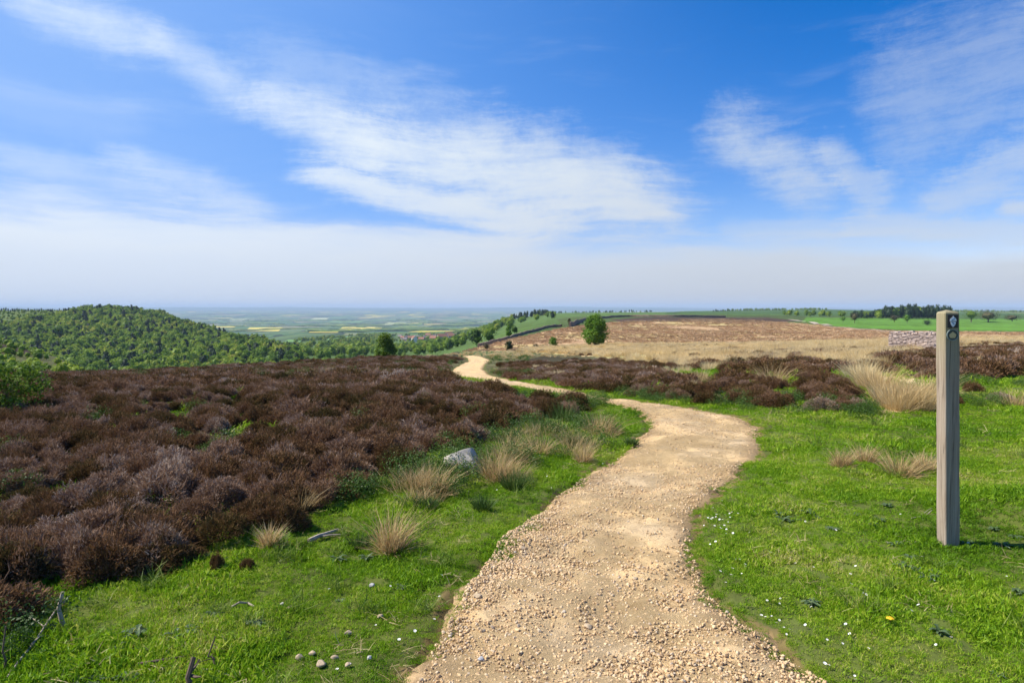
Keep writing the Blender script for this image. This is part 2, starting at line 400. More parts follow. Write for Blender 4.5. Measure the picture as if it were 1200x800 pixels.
# zone edges are ragged
jx = (fbm(gx * .5, gy * .5, 31) - .5) * 16 * np.clip(12 / np.maximum(gy, 1), .15, 1.2); jy = (fbm(gx * .5, gy * .5, 41) - .5) * 10 * np.clip(14 / np.maximum(gy, 1), .05, 1.5)
px, py = px + jx, py + jy
C = np.zeros((len(gx), 3)); C[:] = (.11, .14, .03)                       # turf soil below the grass
def paint(mask, col, f=1.):
    C[mask] = C[mask] * (1 - f) + np.array(col) * f
paint(gy > 25, (.11, .10, .045))
far = gy > 90
paint(far, (.07, .10, .03))
paint(gy > 900, (.06, .10, .035))
pu, pv = project(gx, np.maximum(gy, .6), gz + .2); pu, pv = pu + jx, pv + jy; lowb = gy > 35
for H_ in (HEATH_L, HEATH_R, HEATH_F): paint(zone(px, py, gy, H_, 2, 130) & (zone(pu, pv, gy, H_, 2, 130) | lowb), (.05, .042, .022))
paint(zone(px, py, gy, DRY, 5, 200), (.72, .56, .30)); paint(zone(px, py, gy, DRY_B, 40, 300), (.72, .56, .32))
dz_ = zone(px, py, gy, DRY, 15, 200); dn = fbm(gx * .10, gy * .045, 58, 4)
paint(dz_ & (dn < .45), (.30, .28, .10), .8); paint(dz_ & (dn > .56), (.26, .165, .10), .7)
bz = zone(px, py, gy, BURNT, 90, 800); st_ = fbm(gx * .045 + gy * .02, gy * .018, 53, 4)
paint(bz, (.45, .295, .165)); paint(bz & (st_ > .58), (.40, .30, .135)); paint(bz & (st_ < .40), (.40, .26, .145))
paint(zone(px, py, gy, DARKB, 90, 900), (.075, .05, .035))
paint(zone(px, py, gy, WOODHILL, 300, 1500), (.035, .06, .016)); paint(zone(px, py, gy, HILLTOP, 300, 2500), (.09, .13, .035))
paint(zone(px, py, gy, MIDVAL, 180, 3000), (.075, .125, .03))
paint(zone(px, py, gy, FIELD, 180, 1500), (.10, .21, .028))
spur = (gy > 100) & (gy < 300) & (px < 130); paint(spur, (.085, .09, .03)); paint(spur & zone(px, py, gy, [(-400,400),(20,402),(58,412),(40,416),(0,414),(-400,412)]), (.05, .03, .022))
# plateau fields on the right skyline
pf = (gy > 900) & (px > 780) & (gy < 6000)
s = fbm(gx * .0016, gy * .0008, 51, 3); paint(pf, (.085, .16, .035)); paint(pf & (s > .56), (.16, .15, .06)); paint(pf & (s < .42), (.06, .11, .03))
paint((gy > 700) & (px > 600) & (px < 780) & (gy < 2500), (.09, .15, .04))
psj = psd + wobf(gx, gy)
paint(psj < .22, (.10, .12, .03)); paint(psj < .10, (.17, .13, .055)); paint(psj < .03, (.30, .20, .10))
mb = MB(); nr, nc = GX.shape
ii = (np.arange(nr - 1)[:, None] * nc + np.arange(nc - 1)[None, :]).ravel()
mb.add(np.stack([gx, gy, gz], 1), np.stack([ii, ii + 1, ii + nc + 1, ii + nc], 1))

m_ground, nt, out = newmat('moor_ground')
zc = nd(nt, 'ShaderNodeAttribute', attribute_name='zone').outputs['Color']
P_ = pos(nt)
n1 = noise(nt, 3.0, 8, P_, .75); n2 = noise(nt, .16, 10, P_, .75); n3 = noise(nt, .012, 6, P_, .6)
v = mth(nt, 'ADD', mth(nt, 'MULTIPLY', n1, 1.0), mth(nt, 'ADD', mth(nt, 'MULTIPLY', n2, 1.6), mth(nt, 'MULTIPLY', n3, .8)))
fac = mth(nt, 'POWER', mth(nt, 'MULTIPLY', v, .59), 2.4)
c = mixc(nt, 1., zc, nd(nt, 'ShaderNodeCombineColor', {0: fac, 1: fac, 2: fac}).outputs[0], 'MULTIPLY')
hue = ramp(nt, n2, [(.35, (1.12, .95, .85)), (.65, (.92, 1.06, 1.0))]); c = mixc(nt, .7, c, hue, 'MULTIPLY')
# patchwork of fields on the vale
sep = nd(nt, 'ShaderNodeSeparateXYZ', {0: P_})
isv = nd(nt, 'ShaderNodeMapRange', {'Value': sep.outputs[1], 'From Min': 2100., 'From Max': 2700.}).outputs[0]
low = nd(nt, 'ShaderNodeMapRange', {'Value': sep.outputs[2], 'From Min': -60., 'From Max': -90.}).outputs[0]
vec = nd(nt, 'ShaderNodeMapping', {'Vector': P_, 'Scale': (.0042, .0017, 0), 'Rotation': (0, 0, .25)}).outputs[0]
vo = nd(nt, 'ShaderNodeTexVoronoi', {'Vector': vec, 'Scale': 1.0, 'Randomness': .9}, distance='CHEBYCHEV')
vcol = nd(nt, 'ShaderNodeSeparateColor', {0: vo.outputs['Color']}).outputs[0]
fcol = ramp(nt, vcol, [(0, (.05, .11, .03)), (.25, (.10, .20, .04)), (.45, (.07, .14, .035)), (.6, (.22, .22, .09)), (.72, (.09, .17, .045)), (.9, (.26, .21, .12)), (.97, (.5, .42, .05))])
ve = nd(nt, 'ShaderNodeTexVoronoi', {'Vector': vec, 'Scale': 1.0, 'Randomness': .9}, feature='DISTANCE_TO_EDGE').outputs['Distance']
hed = mth(nt, 'LESS_THAN', ve, .035)
fcol = mixc(nt, hed, fcol, (.02, .04, .015))
fcol = mixc(nt, mth(nt, 'GREATER_THAN', noise(nt, .0011, 3, P_), .58), fcol, (.025, .05, .018))
c = mixc(nt, mth(nt, 'MULTIPLY', isv, low), c, fcol)
bp = nd(nt, 'ShaderNodeBump', {'Strength': .5, 'Distance': .05, 'Height': n1}).outputs[0]
nt.links.new(nd(nt, 'ShaderNodeBsdfPrincipled', {'Base Color': c, 'Roughness': .95, 'Specular IOR Level': .1, 'Normal': bp}).outputs[0], out.inputs[0])
g = mb.build('ground', m_ground, smooth=True, kind='structure', label='rolling moorland ground falling away to a wide hazy vale')
a = g.data.attributes.new('zone', 'FLOAT_COLOR', 'POINT'); a.data.foreach_set('color', np.concatenate([C, np.ones((len(C), 1))], 1).astype(np.float32).ravel())

# ================================================================== PATH
nA = 36; kk = np.linspace(0, 1, nA)
def arcfine(C2):
    out = []
    for a, b in zip(C2[:-1], C2[1:]): out.append(a); out.append((a + b) / 2)
    out.append(C2[-1]); return np.array(out)
fl, fr = arcfine(CL), arcfine(CR)
ctr = (fl + fr) / 2
ext = .10
PX = fl[:, None, :] * (1 - (kk * (1 + 2 * ext) - ext))[None, :, None] + fr[:, None, :] * (kk * (1 + 2 * ext) - ext)[None, :, None]
pxx, pyy = PX[..., 0], PX[..., 1]
sd = path_sd(pxx.ravel(), pyy.ravel()).reshape(pxx.shape)
wob = wobf(pxx, pyy)
e = np.clip((-(sd + wob)) / .10, -1, 1)
pz = h(pxx, pyy) + np.where(e > 0, .012 * e + .005, .05 * e)
pz += (fbm(pxx * 7, pyy * 7, 73, 3) - .5) * .03 * np.clip(1 - pyy / 20, 0, 1)
mb = MB(); nr, nc = pxx.shape
ii = (np.arange(nr - 1)[:, None] * nc + np.arange(nc - 1)[None, :]).ravel()
mb.add(np.stack([pxx, pyy, pz], -1).reshape(-1, 3), np.stack([ii, ii + 1, ii + nc + 1, ii + nc], 1), None, np.clip(-sd.ravel() / .5 + .0, 0, 1))
m_path, nt, out = newmat('sandy_gravel')
P_ = pos(nt); edge = nd(nt, 'ShaderNodeAttribute', attribute_name='rnd').outputs['Fac']
big = noise(nt, .9, 5, P_, .6); mid = noise(nt, 14, 8, P_, .75); fine = noise(nt, 70, 4, P_, .7)
pw = nd(nt, 'ShaderNodeVectorMath', {0: P_, 1: nd(nt, 'ShaderNodeTexNoise', {'Vector': P_, 'Scale': 18., 'Detail': 3.}).outputs['Color'], 2: (.06, .06, .06)}, operation='MULTIPLY_ADD').outputs[0]
_ = pw.node; nt.links.new(nd(nt, 'ShaderNodeTexNoise', {'Vector': P_, 'Scale': 18., 'Detail': 3.}).outputs['Color'], _.inputs[0]); _.inputs[1].default_value = (.06, .06, .06); nt.links.new(P_, _.inputs[2])
vo = nd(nt, 'ShaderNodeTexVoronoi', {'Vector': pw, 'Scale': 62.}); st = nd(nt, 'ShaderNodeSeparateColor', {0: vo.outputs['Color']}).outputs[0]
c = ramp(nt, mid, [(.28, (.53, .335, .135)), (.5, (.78, .54, .25)), (.75, (.85, .64, .33))])
c = mixc(nt, .40, c, ramp(nt, st, [(0, (.42, .27, .135)), (.5, (.60, .42, .22)), (.85, (.70, .53, .32)), (1, (.56, .47, .36))]))
c = mixc(nt, ramp(nt, big, [(.45, (0, 0, 0)), (.62, (.6, .6, .6))]), c, (.60, .46, .29))
c = mixc(nt, ramp(nt, edge, [(0, (.6, .6, .6)), (.35, (0, 0, 0))]), c, (.40, .26, .13))
stony = ramp(nt, noise(nt, 1.6, 4, P_, .7), [(.40, (.05, .05, .05)), (.62, (1, 1, 1))])
hgt = mth(nt, 'ADD', mth(nt, 'MULTIPLY', mth(nt, 'MULTIPLY', vo.outputs['Distance'], -1.3), stony), mth(nt, 'ADD', mid, mth(nt, 'MULTIPLY', fine, .4)))
bp = nd(nt, 'ShaderNodeBump', {'Strength': .8, 'Distance': .02, 'Height': hgt}).outputs[0]
nt.links.new(nd(nt, 'ShaderNodeBsdfPrincipled', {'Base Color': c, 'Roughness': .95, 'Specular IOR Level': .1, 'Normal': bp}).outputs[0], out.inputs[0])
mb.build('path', m_path, smooth=True, kind='structure', label='winding sandy gravel footpath crossing the moor')

m_stone, nt, out = newmat('gravel_stone')
o = nd(nt, 'ShaderNodeObjectInfo').outputs['Random']; tc = nd(nt, 'ShaderNodeTexCoord').outputs['Object']
c = ramp(nt, o, [(0, (.42, .26, .125)), (.35, (.66, .44, .21)), (.7, (.74, .53, .28)), (.95, (.68, .55, .37)), (.99, (.42, .33, .25)), (1, (.66, .60, .5))])
c = mixc(nt, .35, c, ramp(nt, noise(nt, 3., 6, tc), [(.35, (.3, .19, .1)), (.7, (.7, .56, .38))]))
nt.links.new(nd(nt, 'ShaderNodeBsdfPrincipled', {'Base Color': c, 'Roughness': .9, 'Specular IOR Level': .2}).outputs[0], out.inputs[0])
pebs = []
for i in range(10):
    pebs.append(MB().rock((0, 0, .12), (1, .8, .62), 300 + i, 2, .2).mesh('gravel_stone', m_stone))
pc = proto_coll('gravel', pebs)
P, S = [], []
for y0, y1, dens, s0, s1 in ((2.2, 4.2, 30000, .004, .025), (4.2, 7, 11000, .0055, .024), (7, 13, 2600, .009, .026)):
    x, y = sample(y0, y1, dens, 380, 1080); sd = path_sd(x, y)
    cov = fbm(x * .9 + 5, y * .9, 81, 3); left = np.clip(1.15 - (x + .25) * .55, .45, 1.2)
    k = (sd < .02) & (rng.uniform(size=len(x)) < np.clip((cov - .24) * 2.2, .28, 1) * left)
    x, y = x[k], y[k]; z = h(x, y)
    P.append(np.stack([x, y, z + .0172], 1)); S.append(s0 + (s1 - s0) * rng.uniform(size=len(x)) ** 4.2)
P, S = np.concatenate(P), np.concatenate(S)
scatter('gravel', P, pc, 10, rots(len(P), .5), S, 'loose sandy stones strewn over the near footpath', 'gravel')

# ================================================================== SHORT GRASS
m_grass = leaf_mat('grass_blade', [(0, (.055, .13, .006)), (.22, (.115, .24, .008)), (.48, (.20, .36, .010)), (.7, (.30, .435, .020)), (.86, (.45, .46, .08)), (1, (.60, .50, .24))], .4, .75, .46, .2, .75, .5, .2)
def grass_clump(n, r, L0, L1, w, lean=.5):
    a = rng.uniform(0, 6.283, n); q = r * np.sqrt(rng.uniform(size=n))
    b = np.stack([q * np.cos(a), q * np.sin(a), np.full(n, -.006)], 1)
    d = np.stack([rng.normal(0, lean, n), rng.normal(0, lean, n), np.ones(n)], 1); d /= np.linalg.norm(d, axis=1)[:, None]
    s = np.cross(d, rng.normal(size=(n, 3))); s /= np.linalg.norm(s, axis=1)[:, None]
    L = rng.uniform(L0, L1, n); bend = np.stack([rng.normal(0, .4, n), rng.normal(0, .4, n), -rng.uniform(0, .5, n)], 1) * L[:, None] * .6
    return MB().blades(b, d, s, L, w, bend, rng.uniform(0, 1, n))
gc = proto_coll('grass', [grass_clump(70, .06, .012, .034, .004).mesh('grass_clump', m_grass) for i in range(8)])
def not_veg(x, y, z):
    px, py = project(x, y, z)
    p2 = project(x, y, z + .24); hv = np.zeros(len(x), bool)
    for H_ in (HEATH_L, HEATH_R, HEATH_F): hv |= inpoly(px, py, H_) & inpoly(p2[0], p2[1], H_)
    return px, py, hv
P, S = [], []
for y0, y1, dens, sc in ((1.2, 4.5, 820, 1.0), (4.5, 7.5, 520, 1.15), (7.5, 13, 170, 1.7), (13, 26, 30, 3.0)):
    mg = 750 if y1 < 5 else 330 if y1 < 8 else 150
    x, y = sample(y0, y1, dens, -mg, 1200 + mg); z = h(x, y); sd = path_sd(x, y); px, py, hv = not_veg(x, y, z)
    wob = wobf(x, y)
    thick = fbm(x * .7, y * .7, 95, 3)
    k = (sd + wob > -.02) & (~hv | (sd < .9) | (rng.uniform(size=len(x)) < .30)) & ~(inpoly(px, py, DRY) & (rng.uniform(size=len(x)) < .7)) & (rng.uniform(size=len(x)) < .75 + thick * .5)
    x, y, z, sd, px = x[k], y[k], z[k], sd[k], px[k]
    tuft = np.clip((fbm(x * 2.3, y * 2.3, 97, 4) - .46) * 6, 0, 1.5)
    lf = np.clip((500 - px) / 500, 0, 1)                                    # rougher grass away from the path on the left
    edge = np.clip((sd + wobf(x, y) + .05) / .25, .5, 1)
    s = sc * (.5 + .45 * rng.uniform(size=len(x)) + tuft * (.5 + .4 * lf)) * edge
    P.append(np.stack([x, y, z], 1)); S.append(s)
P, S = np.concatenate(P), np.concatenate(S)
scatter('short_grass', P, gc, 8, rots(len(P), .22), S, 'short green grazed turf on both verges of the path', 'grass')
m_litter = leaf_mat('grass_litter', [(0, (.16, .12, .05)), (.4, (.36, .28, .12)), (.8, (.52, .44, .22)), (1, (.30, .34, .08))], .25, .9, .5, .3, .3, .6, .2)
m_rough = leaf_mat('rough_grass_blade', [(0, (.05, .10, .012)), (.4, (.12, .20, .02)), (.7, (.22, .28, .045)), (1, (.46, .40, .16))], .35, .9, .5, .25, .4, .5, .2)
def rough(n, r, L0, L1, w, flat_):
    b = np.stack([rng.normal(0, r * .5, n), rng.normal(0, r * .5, n), np.full(n, .004)], 1)
    d = np.stack([rng.normal(0, 1, n), rng.normal(0, 1, n), np.abs(rng.normal(flat_, .3, n))], 1); d /= np.linalg.norm(d, axis=1)[:, None]
    sd_ = np.cross(d, np.array([0, 0, 1.]) + rng.normal(0, .4, (n, 3))); sd_ /= np.linalg.norm(sd_, axis=1)[:, None]
    L = rng.uniform(L0, L1, n); return MB().blades(b, d, sd_, L, w, np.stack([rng.normal(0, .3, n), rng.normal(0, .3, n), -rng.uniform(.1, .5, n)], 1) * L[:, None] * .5, rng.uniform(0, 1, n))
rc = proto_coll('rough', [rough(70, .09, .05, .15, .0042, 1.3).mesh('rough_clump', m_rough) for i in range(5)] )
lc = proto_coll('litter', [rough(16, .10, .03, .11, .004, .12).mesh('litter_clump', m_litter) for i in range(5)])
for nm, co, dens, lab, rt in (('rough_grass', rc, 7, 'longer rough grass growing in clumps through the turf', .2), ('grass_litter', lc, 22, 'dead straw and moss litter lying through the turf', .25)):
    P, S = [], []
    for y0, y1, dd, sc in ((2.1, 7, 1., 1.), (7, 14, .5, 1.4)):
        x, y = sample(y0, y1, dens * dd); z = h(x, y); sd = path_sd(x, y); px, py, hv = not_veg(x, y, z)
        left = x < 0
        k = (sd > .12) & ~hv & (rng.uniform(size=len(x)) < np.where(left & (px < 560), 1., .32)) & (fbm(x * 1.1, y * 1.1, 105 if nm == 'rough_grass' else 106, 3) > (.44 if nm == 'rough_grass' else .40))
        P.append(np.stack([x, y, z + .012], 1)[k]); S.append(sc * rng.uniform(.5, 1.1, k.sum()))
    P, S = np.concatenate(P), np.concatenate(S); scatter(nm, P, co, 5, rots(len(P), rt), S, lab, 'grass')


# ================================================================== HEATHER
m_heath = leaf_mat('heather', [(0, (.05, .045, .014)), (.2, (.10, .07, .022)), (.40, (.17, .09, .038)), (.60, (.235, .135, .074)), (.80, (.32, .22, .155)), (.94, (.43, .34, .265)), (1, (.58, .50, .40))], .2, .45, .50, .55, .42, .8, .1)
def heather_bush(n, rad, hgt, L, w):
    th = rng.uniform(0, 6.283, n); el = np.arcsin(rng.uniform(0.02, 1, n)); q = rng.uniform(.55, 1, n) ** .6
    lump = 1 + .22 * np.sin(th * 3 + rng.uniform(0, 6)) * np.cos(el * 2) + .15 * np.sin(th * 5 + 2)
    d0 = np.stack([np.cos(th) * np.cos(el), np.sin(th) * np.cos(el), np.sin(el)], 1)
    b = d0 * np.array([rad, rad, hgt * .9]) * (q * lump * .86)[:, None]
    d = d0 + np.array([0, 0, .35]) + rng.normal(0, .55, (n, 3)); d /= np.linalg.norm(d, axis=1)[:, None]
    s = np.cross(d, rng.normal(size=(n, 3))); s /= np.linalg.norm(s, axis=1)[:, None]
    LL = rng.uniform(.5, 1.2, n) * L
    mbh = MB().blades(b, d, s, LL, w, rng.normal(0, .15, (n, 3)) * LL[:, None], np.clip(rng.beta(2, 2.6, n) + .25 * (q - .75), 0, 1))
    for k in range(9):                                                       # woody stems
        a = rng.uniform(0, 6.28); r1 = rng.uniform(.3, .75) * rad
        mbh.tube([(r1 * .3 * math.cos(a), r1 * .3 * math.sin(a), -.03), (r1 * .8 * math.cos(a), r1 * .8 * math.sin(a), hgt * .4), (r1 * math.cos(a), r1 * math.sin(a), hgt * .75)], [.007, .005, .003], 4, .35)
    for k in range(4):                                                       # bare dead twigs standing out of the bush
        a = rng.uniform(0, 6.28); r1 = rng.uniform(.2, .95) * rad; b_ = np.array([r1 * math.cos(a) * .8, r1 * math.sin(a) * .8, hgt * .55])
        t_ = b_ + np.array([math.cos(a) * .06, math.sin(a) * .06, .10]) * rng.uniform(.5, 1.2); mbh.tube([b_, (b_ + t_) / 2 + rng.normal(0, .012, 3), t_], [.0028, .002, .001], 4, .8)
    return mbh
hb = [heather_bush(7500, .28, .29, .036, .0062).mesh('heather_bush', m_heath) for i in range(8)]
hcN = proto_coll('heather_near', hb)
hcF = proto_coll('heather_far', [heather_bush(2600, .46, .32, .07, .014).mesh('heather_clump', m_heath) for i in range(6)])
def heather(name, poly, bands, label, hs=1.):
    P, S, near = [], [], []
    for y0, y1, dens, sc in bands:
        x, y = sample(y0, y1, dens, -260 if y0 > 8 else -750, 1420); z = h(x, y)
        k = path_sd(x, y) > np.where(y > 12, .16, .42); x, y, z = x[k], y[k], z[k]
        a = project(x, y, z + .02); b = project(x, y, z + .30 * sc)
        ragged = (fbm(x * .9, y * .9, 61, 3) - .5) * 14
        k = inpoly(a[0] + ragged, a[1] + ragged * .5, poly) & (inpoly(b[0], b[1], poly) | (b[1] < 425) & (a[1] < 445))
        gap = fbm(x * .25, y * .25, 67, 3)
        k &= rng.uniform(size=len(x)) < np.clip((gap - .2) * 4, .8 if y1 < 15 else .3, 1)
        x, y, z = x[k], y[k], z[k]
        s = sc * (.62 + .75 * fbm(x * .6, y * .6, 63, 2) * rng.uniform(.6, 1.25, len(x)))
        P.append(np.stack([x, y, z], 1)); S.append(np.stack([s * rng.uniform(.85, 1.25, len(x)), s * rng.uniform(.85, 1.25, len(x)), s * rng.uniform(.8, 1.15, len(x)) * hs], 1)); near.append(y < 14)
    return np.concatenate(P), np.concatenate(S), np.concatenate(near)
def heather_patch(poly, bands, nm, lab, hs=1.):
    P, S, near = heather(nm, poly, bands, lab, hs)
    if near.any(): scatter(nm, P[near], hcN, 8, rots(near.sum(), .15), S[near], 'near ' + lab if (~near).any() else lab, 'heather')
    if (~near).any(): scatter(nm, P[~near], hcF, 6, rots((~near).sum(), .15), S[~near], 'farther ' + lab if near.any() else lab, 'heather')
heather_patch(HEATH_L, ((2.5, 9, 12, .86), (9, 14, 10, .9), (14, 30, 4.6, .92), (30, 75, 1.8, 1.1)), 'heather', 'brown purple heather covering the moor left of the path')
heather_patch(HEATH_R, ((8, 14, 8, .85), (14, 30, 4.2, .88), (30, 60, 1.8, .95)), 'heather', 'dark heather band beyond the bend of the path', .9)
heather_patch(HEATH_F, ((14, 60, 2.6, 1.0),), 'heather', 'dark heather patch behind the waymark post', .9)

x, y = sample(22, 130, .9, 560, 1420); z = h(x, y); a = project(x, y, z)
k = (inpoly(a[0], a[1], DRY) | inpoly(a[0], a[1], DRY_B)) & (fbm(x * .10, y * .045, 58, 4) > .53) & (path_sd(x, y) > .6)
P = np.stack([x, y, z], 1)[k]; scatter('heather', P, hcF, 6, rots(len(P), .15), rng.uniform(.7, 1.35, len(P)), 'broken heather clumps scattered through the straw coloured belt', 'heather')
# ================================================================== DRY MOOR GRASS (uncountable belt)
m_straw = leaf_mat('straw_grass', [(0, (.34, .23, .09)), (.35, (.60, .45, .21)), (.6, (.78, .62, .33)), (.88, (.86, .74, .47)), (1, (.42, .42, .14))], .4, .35, .5, .25, .4, .6, .2)
def tussock(n, r, L0, L1, w, lean=.35, droop=.6):
    a = rng.uniform(0, 6.283, n); q = r * np.sqrt(rng.uniform(size=n))
    b = np.stack([q * np.cos(a), q * np.sin(a), np.full(n, -.01)], 1)
    d = np.stack([np.cos(a) * q / r * lean + rng.normal(0, .16, n), np.sin(a) * q / r * lean + rng.normal(0, .16, n), np.ones(n)], 1); d /= np.linalg.norm(d, axis=1)[:, None]
    s = np.cross(d, rng.normal(size=(n, 3))); s /= np.linalg.norm(s, axis=1)[:, None]
    L = rng.uniform(L0, L1, n); bend = (d * np.array([1, 1, 0]) * 1.2 + rng.normal(0, .25, (n, 3)) * np.array([1, 1, .2]) + np.array([.12, 0, -.25])) * L[:, None] * droop * .6
    return MB().blades(b, d, s, L, w, bend, rng.uniform(0, 1, n))
dc = proto_coll('dry_grass', [tussock(260, .22, .22, .5, .008).mesh('grass_tussock', m_straw) for i in range(6)])
P, S = [], []
for poly, y0, y1, dens, sc in ((DRY, 8.5, 20, 10, .9), (DRY, 20, 45, 4, 1.), (DRY, 45, 140, 1.3, 1.5), (DRY_B, 45, 140, 1., 1.5)):
    x, y = sample(y0, y1, dens, 560, 1420); z = h(x, y); a = project(x, y, z); b = project(x, y, z + .25)
    k = inpoly(a[0], a[1], poly) & (inpoly(b[0], b[1], poly) | (b[1] < 404)) & ((fbm(x * .2, y * .2, 57, 3) > .38) | (y < 20)) & ((fbm(x * .10, y * .045, 58, 4) > .43) | (y < 20) | (rng.uniform(size=len(x)) < .25))
    P.append(np.stack([x, y, z], 1)[k]); S.append(sc * rng.uniform(.6, 1.25, k.sum()))
x, y = sample(14, 110, .6, -200, 1350); z = h(x, y); a = project(x, y, z)        # thin scatter through the rest of the moor
k = (fbm(x * .12, y * .12, 59, 3) > .52) & (path_sd(x, y) > .4) & ~((a[0] < 560) & (y < 22)); P.append(np.stack([x, y, z], 1)[k]); S.append(rng.uniform(.4, .9, k.sum()))
P, S = np.concatenate(P), np.concatenate(S)
scatter('moor_grass', P, dc, 6, rots(len(P), .12), S, 'pale straw coloured moor grass on the far side of the bend', 'dry grass')

# ================================================================== TREES
def shape_r(t, kind):
    if kind == 'egg': return math.sin(math.pi * min(max(t, 0), 1) ** .72) ** .62
    if kind == 'round': return math.sqrt(max(0, 1 - (2 * t - 1) ** 2))
    if kind == 'cone': return (1 - t) ** .8 * min(1, t * 7 + .25)
    return math.sqrt(max(0, 1 - (1.6 * t - .75) ** 2)) if t < 1 else 0
def crown(hgt, wid, base, kind, nclump, nleaf, leaf, seed, fill=.62, core=0.):
    global rng
    k = rng; rng = np.random.default_rng(seed)
    mb = MB(); cen = []
    for i in range(nclump):
        t = rng.uniform(.06, .96); r = shape_r(t, kind) * wid / 2
        a = rng.uniform(0, 6.283); q = rng.uniform(fill, 1.) * rng.uniform(.82, 1.06)
        cen.append((q * r * math.cos(a), q * r * math.sin(a), base + t * (hgt - base)))
    cen = np.array(cen); cr = np.clip(rng.normal(.17, .05, nclump), .09, .3) * wid
    idx = rng.integers(0, nclump, nleaf)
    n = rng.normal(size=(nleaf, 3)); n /= np.linalg.norm(n, axis=1)[:, None]
    p = cen[idx] + n * (cr[idx] * rng.uniform(.35, 1., nleaf) ** .5)[:, None] * np.array([1, 1, .8])
    p[:, 2] = np.maximum(p[:, 2], base * .8)
    nr = n + rng.normal(0, .7, (nleaf, 3)) + np.array([0, 0, .3]); nr /= np.linalg.norm(nr, axis=1)[:, None]
    cl = rng.uniform(0, 1, nclump)
    mb.leaves(p, nr, leaf * rng.uniform(.6, 1.3, nleaf), np.clip(cl[idx] * .6 + rng.uniform(0, .4, nleaf), 0, 1))
    if core:
        v, t = ico(2); tt = (v[:, 2] + 1) / 2
        rr = np.array([shape_r(min(max(q, .02), .98), kind) for q in tt]) * wid / 2 * core
        pl_ = np.hypot(v[:, 0], v[:, 1]) + 1e-6; lump = rng.uniform(.75, 1.15, len(v))
        mb.add(np.stack([v[:, 0] / pl_ * rr * lump, v[:, 1] / pl_ * rr * lump, base + (0.07 + .86 * tt) * (hgt - base)], 1), None, t, rng.uniform(0, .8, len(v)))
    rng = k
    return mb, cen
def trunk(hgt, wid, base, cen, r, nb=9):
    mb = MB(); top = base + (hgt - base) * .75
    mb.tube([(0, 0, -.15), (0, 0, .1), (.02 * hgt * .3, 0, base), (.01 * hgt, .01 * hgt, (base + top) / 2), (0, 0, top)], [r * 1.5, r * 1.1, r * .9, r * .6, r * .15], 7, .5)
    for c in cen[:nb]:
        z0 = min(c[2] * .75, top * .9) if c[2] > base else base
        mb.tube([(0, 0, max(z0 - .1 * hgt, base * .7)), (c[0] * .5, c[1] * .5, (z0 + c[2]) / 2), tuple(c)], [r * .45, r * .3, r * .08], 5, .5)
    return mb
m_bark = solid_mat('bark', (.16, .12, .09), .9, .45, 6, .02)
m_leafA = leaf_mat('leaf_green', [(0, (.04, .10, .014)), (.35, (.09, .195, .018)), (.65, (.15, .28, .028)), (1, (.24, .37, .045))], .35, .08, .5, .1, .15)
m_leafY = leaf_mat('leaf_spring', [(0, (.05, .10, .012)), (.4, (.10, .18, .018)), (.7, (.16, .24, .025)), (1, (.26, .30, .05))], .35, .1, .5, .1, .15)
m_leafW = leaf_mat('leaf_wood', [(0, (.04, .09, .016)), (.2, (.11, .20, .022)), (.48, (.20, .31, .028)), (.78, (.31, .39, .036)), (1, (.44, .42, .08))], .42, .02, .42, .6, .6)
m_leafB = leaf_mat('leaf_bare', [(0, (.05, .04, .025)), (.5, (.09, .085, .035)), (1, (.14, .14, .05))], .2, .1, .6, .3, .1)
m_pine = leaf_mat('needle_dark', [(0, (.010, .026, .012)), (.5, (.022, .05, .018)), (1, (.05, .085, .025))], .15, .02, .4, .5, .2)
def at(px, py, ymin=1.2):
    p = ray(px, py, ymin); p[2] = float(h(p[0], p[1])); return p
def gxy(x, y): return np.array([x, y, float(h(x, y))])
def tree(name, px, py, hp, wp, kind, mat, label, cat='tree', nleaf=2600, seed=1, base=.18, group=None, leaf=None, bark=m_bark, ymin=20, nclump=60, dist=None):
    p = at(px, py, ymin) if dist is None else gxy((px - 600) / F * dist, dist)
    s = p[1] / F; H, Wd = hp * s, wp * s
    if dist is not None: H = HC + dist * py_slope(py - hp) - p[2]
    r = link(name, None, loc=p, label=label, cat=cat, group=group)
    cm, cen = crown(H, Wd, H * base, kind, nclump, nleaf, leaf or Wd * .07, seed, .62, .55)
    trunk(H, Wd, H * base, cen, max(.03, Wd * .03)).build('trunk', bark, r)
    cm.build('crown', mat, r)
    return r
tree('broadleaf_tree', 697, 406.3, 38, 26.5, 'egg', m_leafA, 'round leafy green tree standing alone on the brown hillside beyond the path', nleaf=9000, seed=5, base=.12, leaf=.27, nclump=100)
tree('bush', 648.5, 407, 12.5, 11, 'round', m_leafA, 'small bright green bush on the slope left of the lone round tree', 'bush', 900, 6, .03, leaf=.17)
tree('thorn_bush', 596.5, 410, 11, 10, 'round', m_pine, 'small dark bush casting a shadow on the brown slope below the wall', 'bush', 900, 7, .08, leaf=.16)
tree('gorse_bush', 570, 409.5, 7.5, 9, 'round', m_leafB, 'low dull olive bush just left of the small dark bush', 'bush', 500, 8, .02, leaf=.14)
tree('scrub_bush', 628, 408.5, 6, 8, 'round', m_leafB, 'low olive scrub bush between the dark bush and the bright green bush', 'bush', 500, 9, .02, leaf=.14)
tree('birch_tree', 451, 424, 34, 25, 'egg', m_leafY, 'yellowish green young tree rising behind the brow left of the path', nleaf=5200, seed=10, base=.08, leaf=.24, dist=98, nclump=90)
tree('hawthorn_tree', 596, 396, 14, 6.5, 'egg', m_leafA, 'slim leaning green tree beside the dry stone wall on the slope', nleaf=700, seed=11, base=.15, ymin=150, leaf=.5)
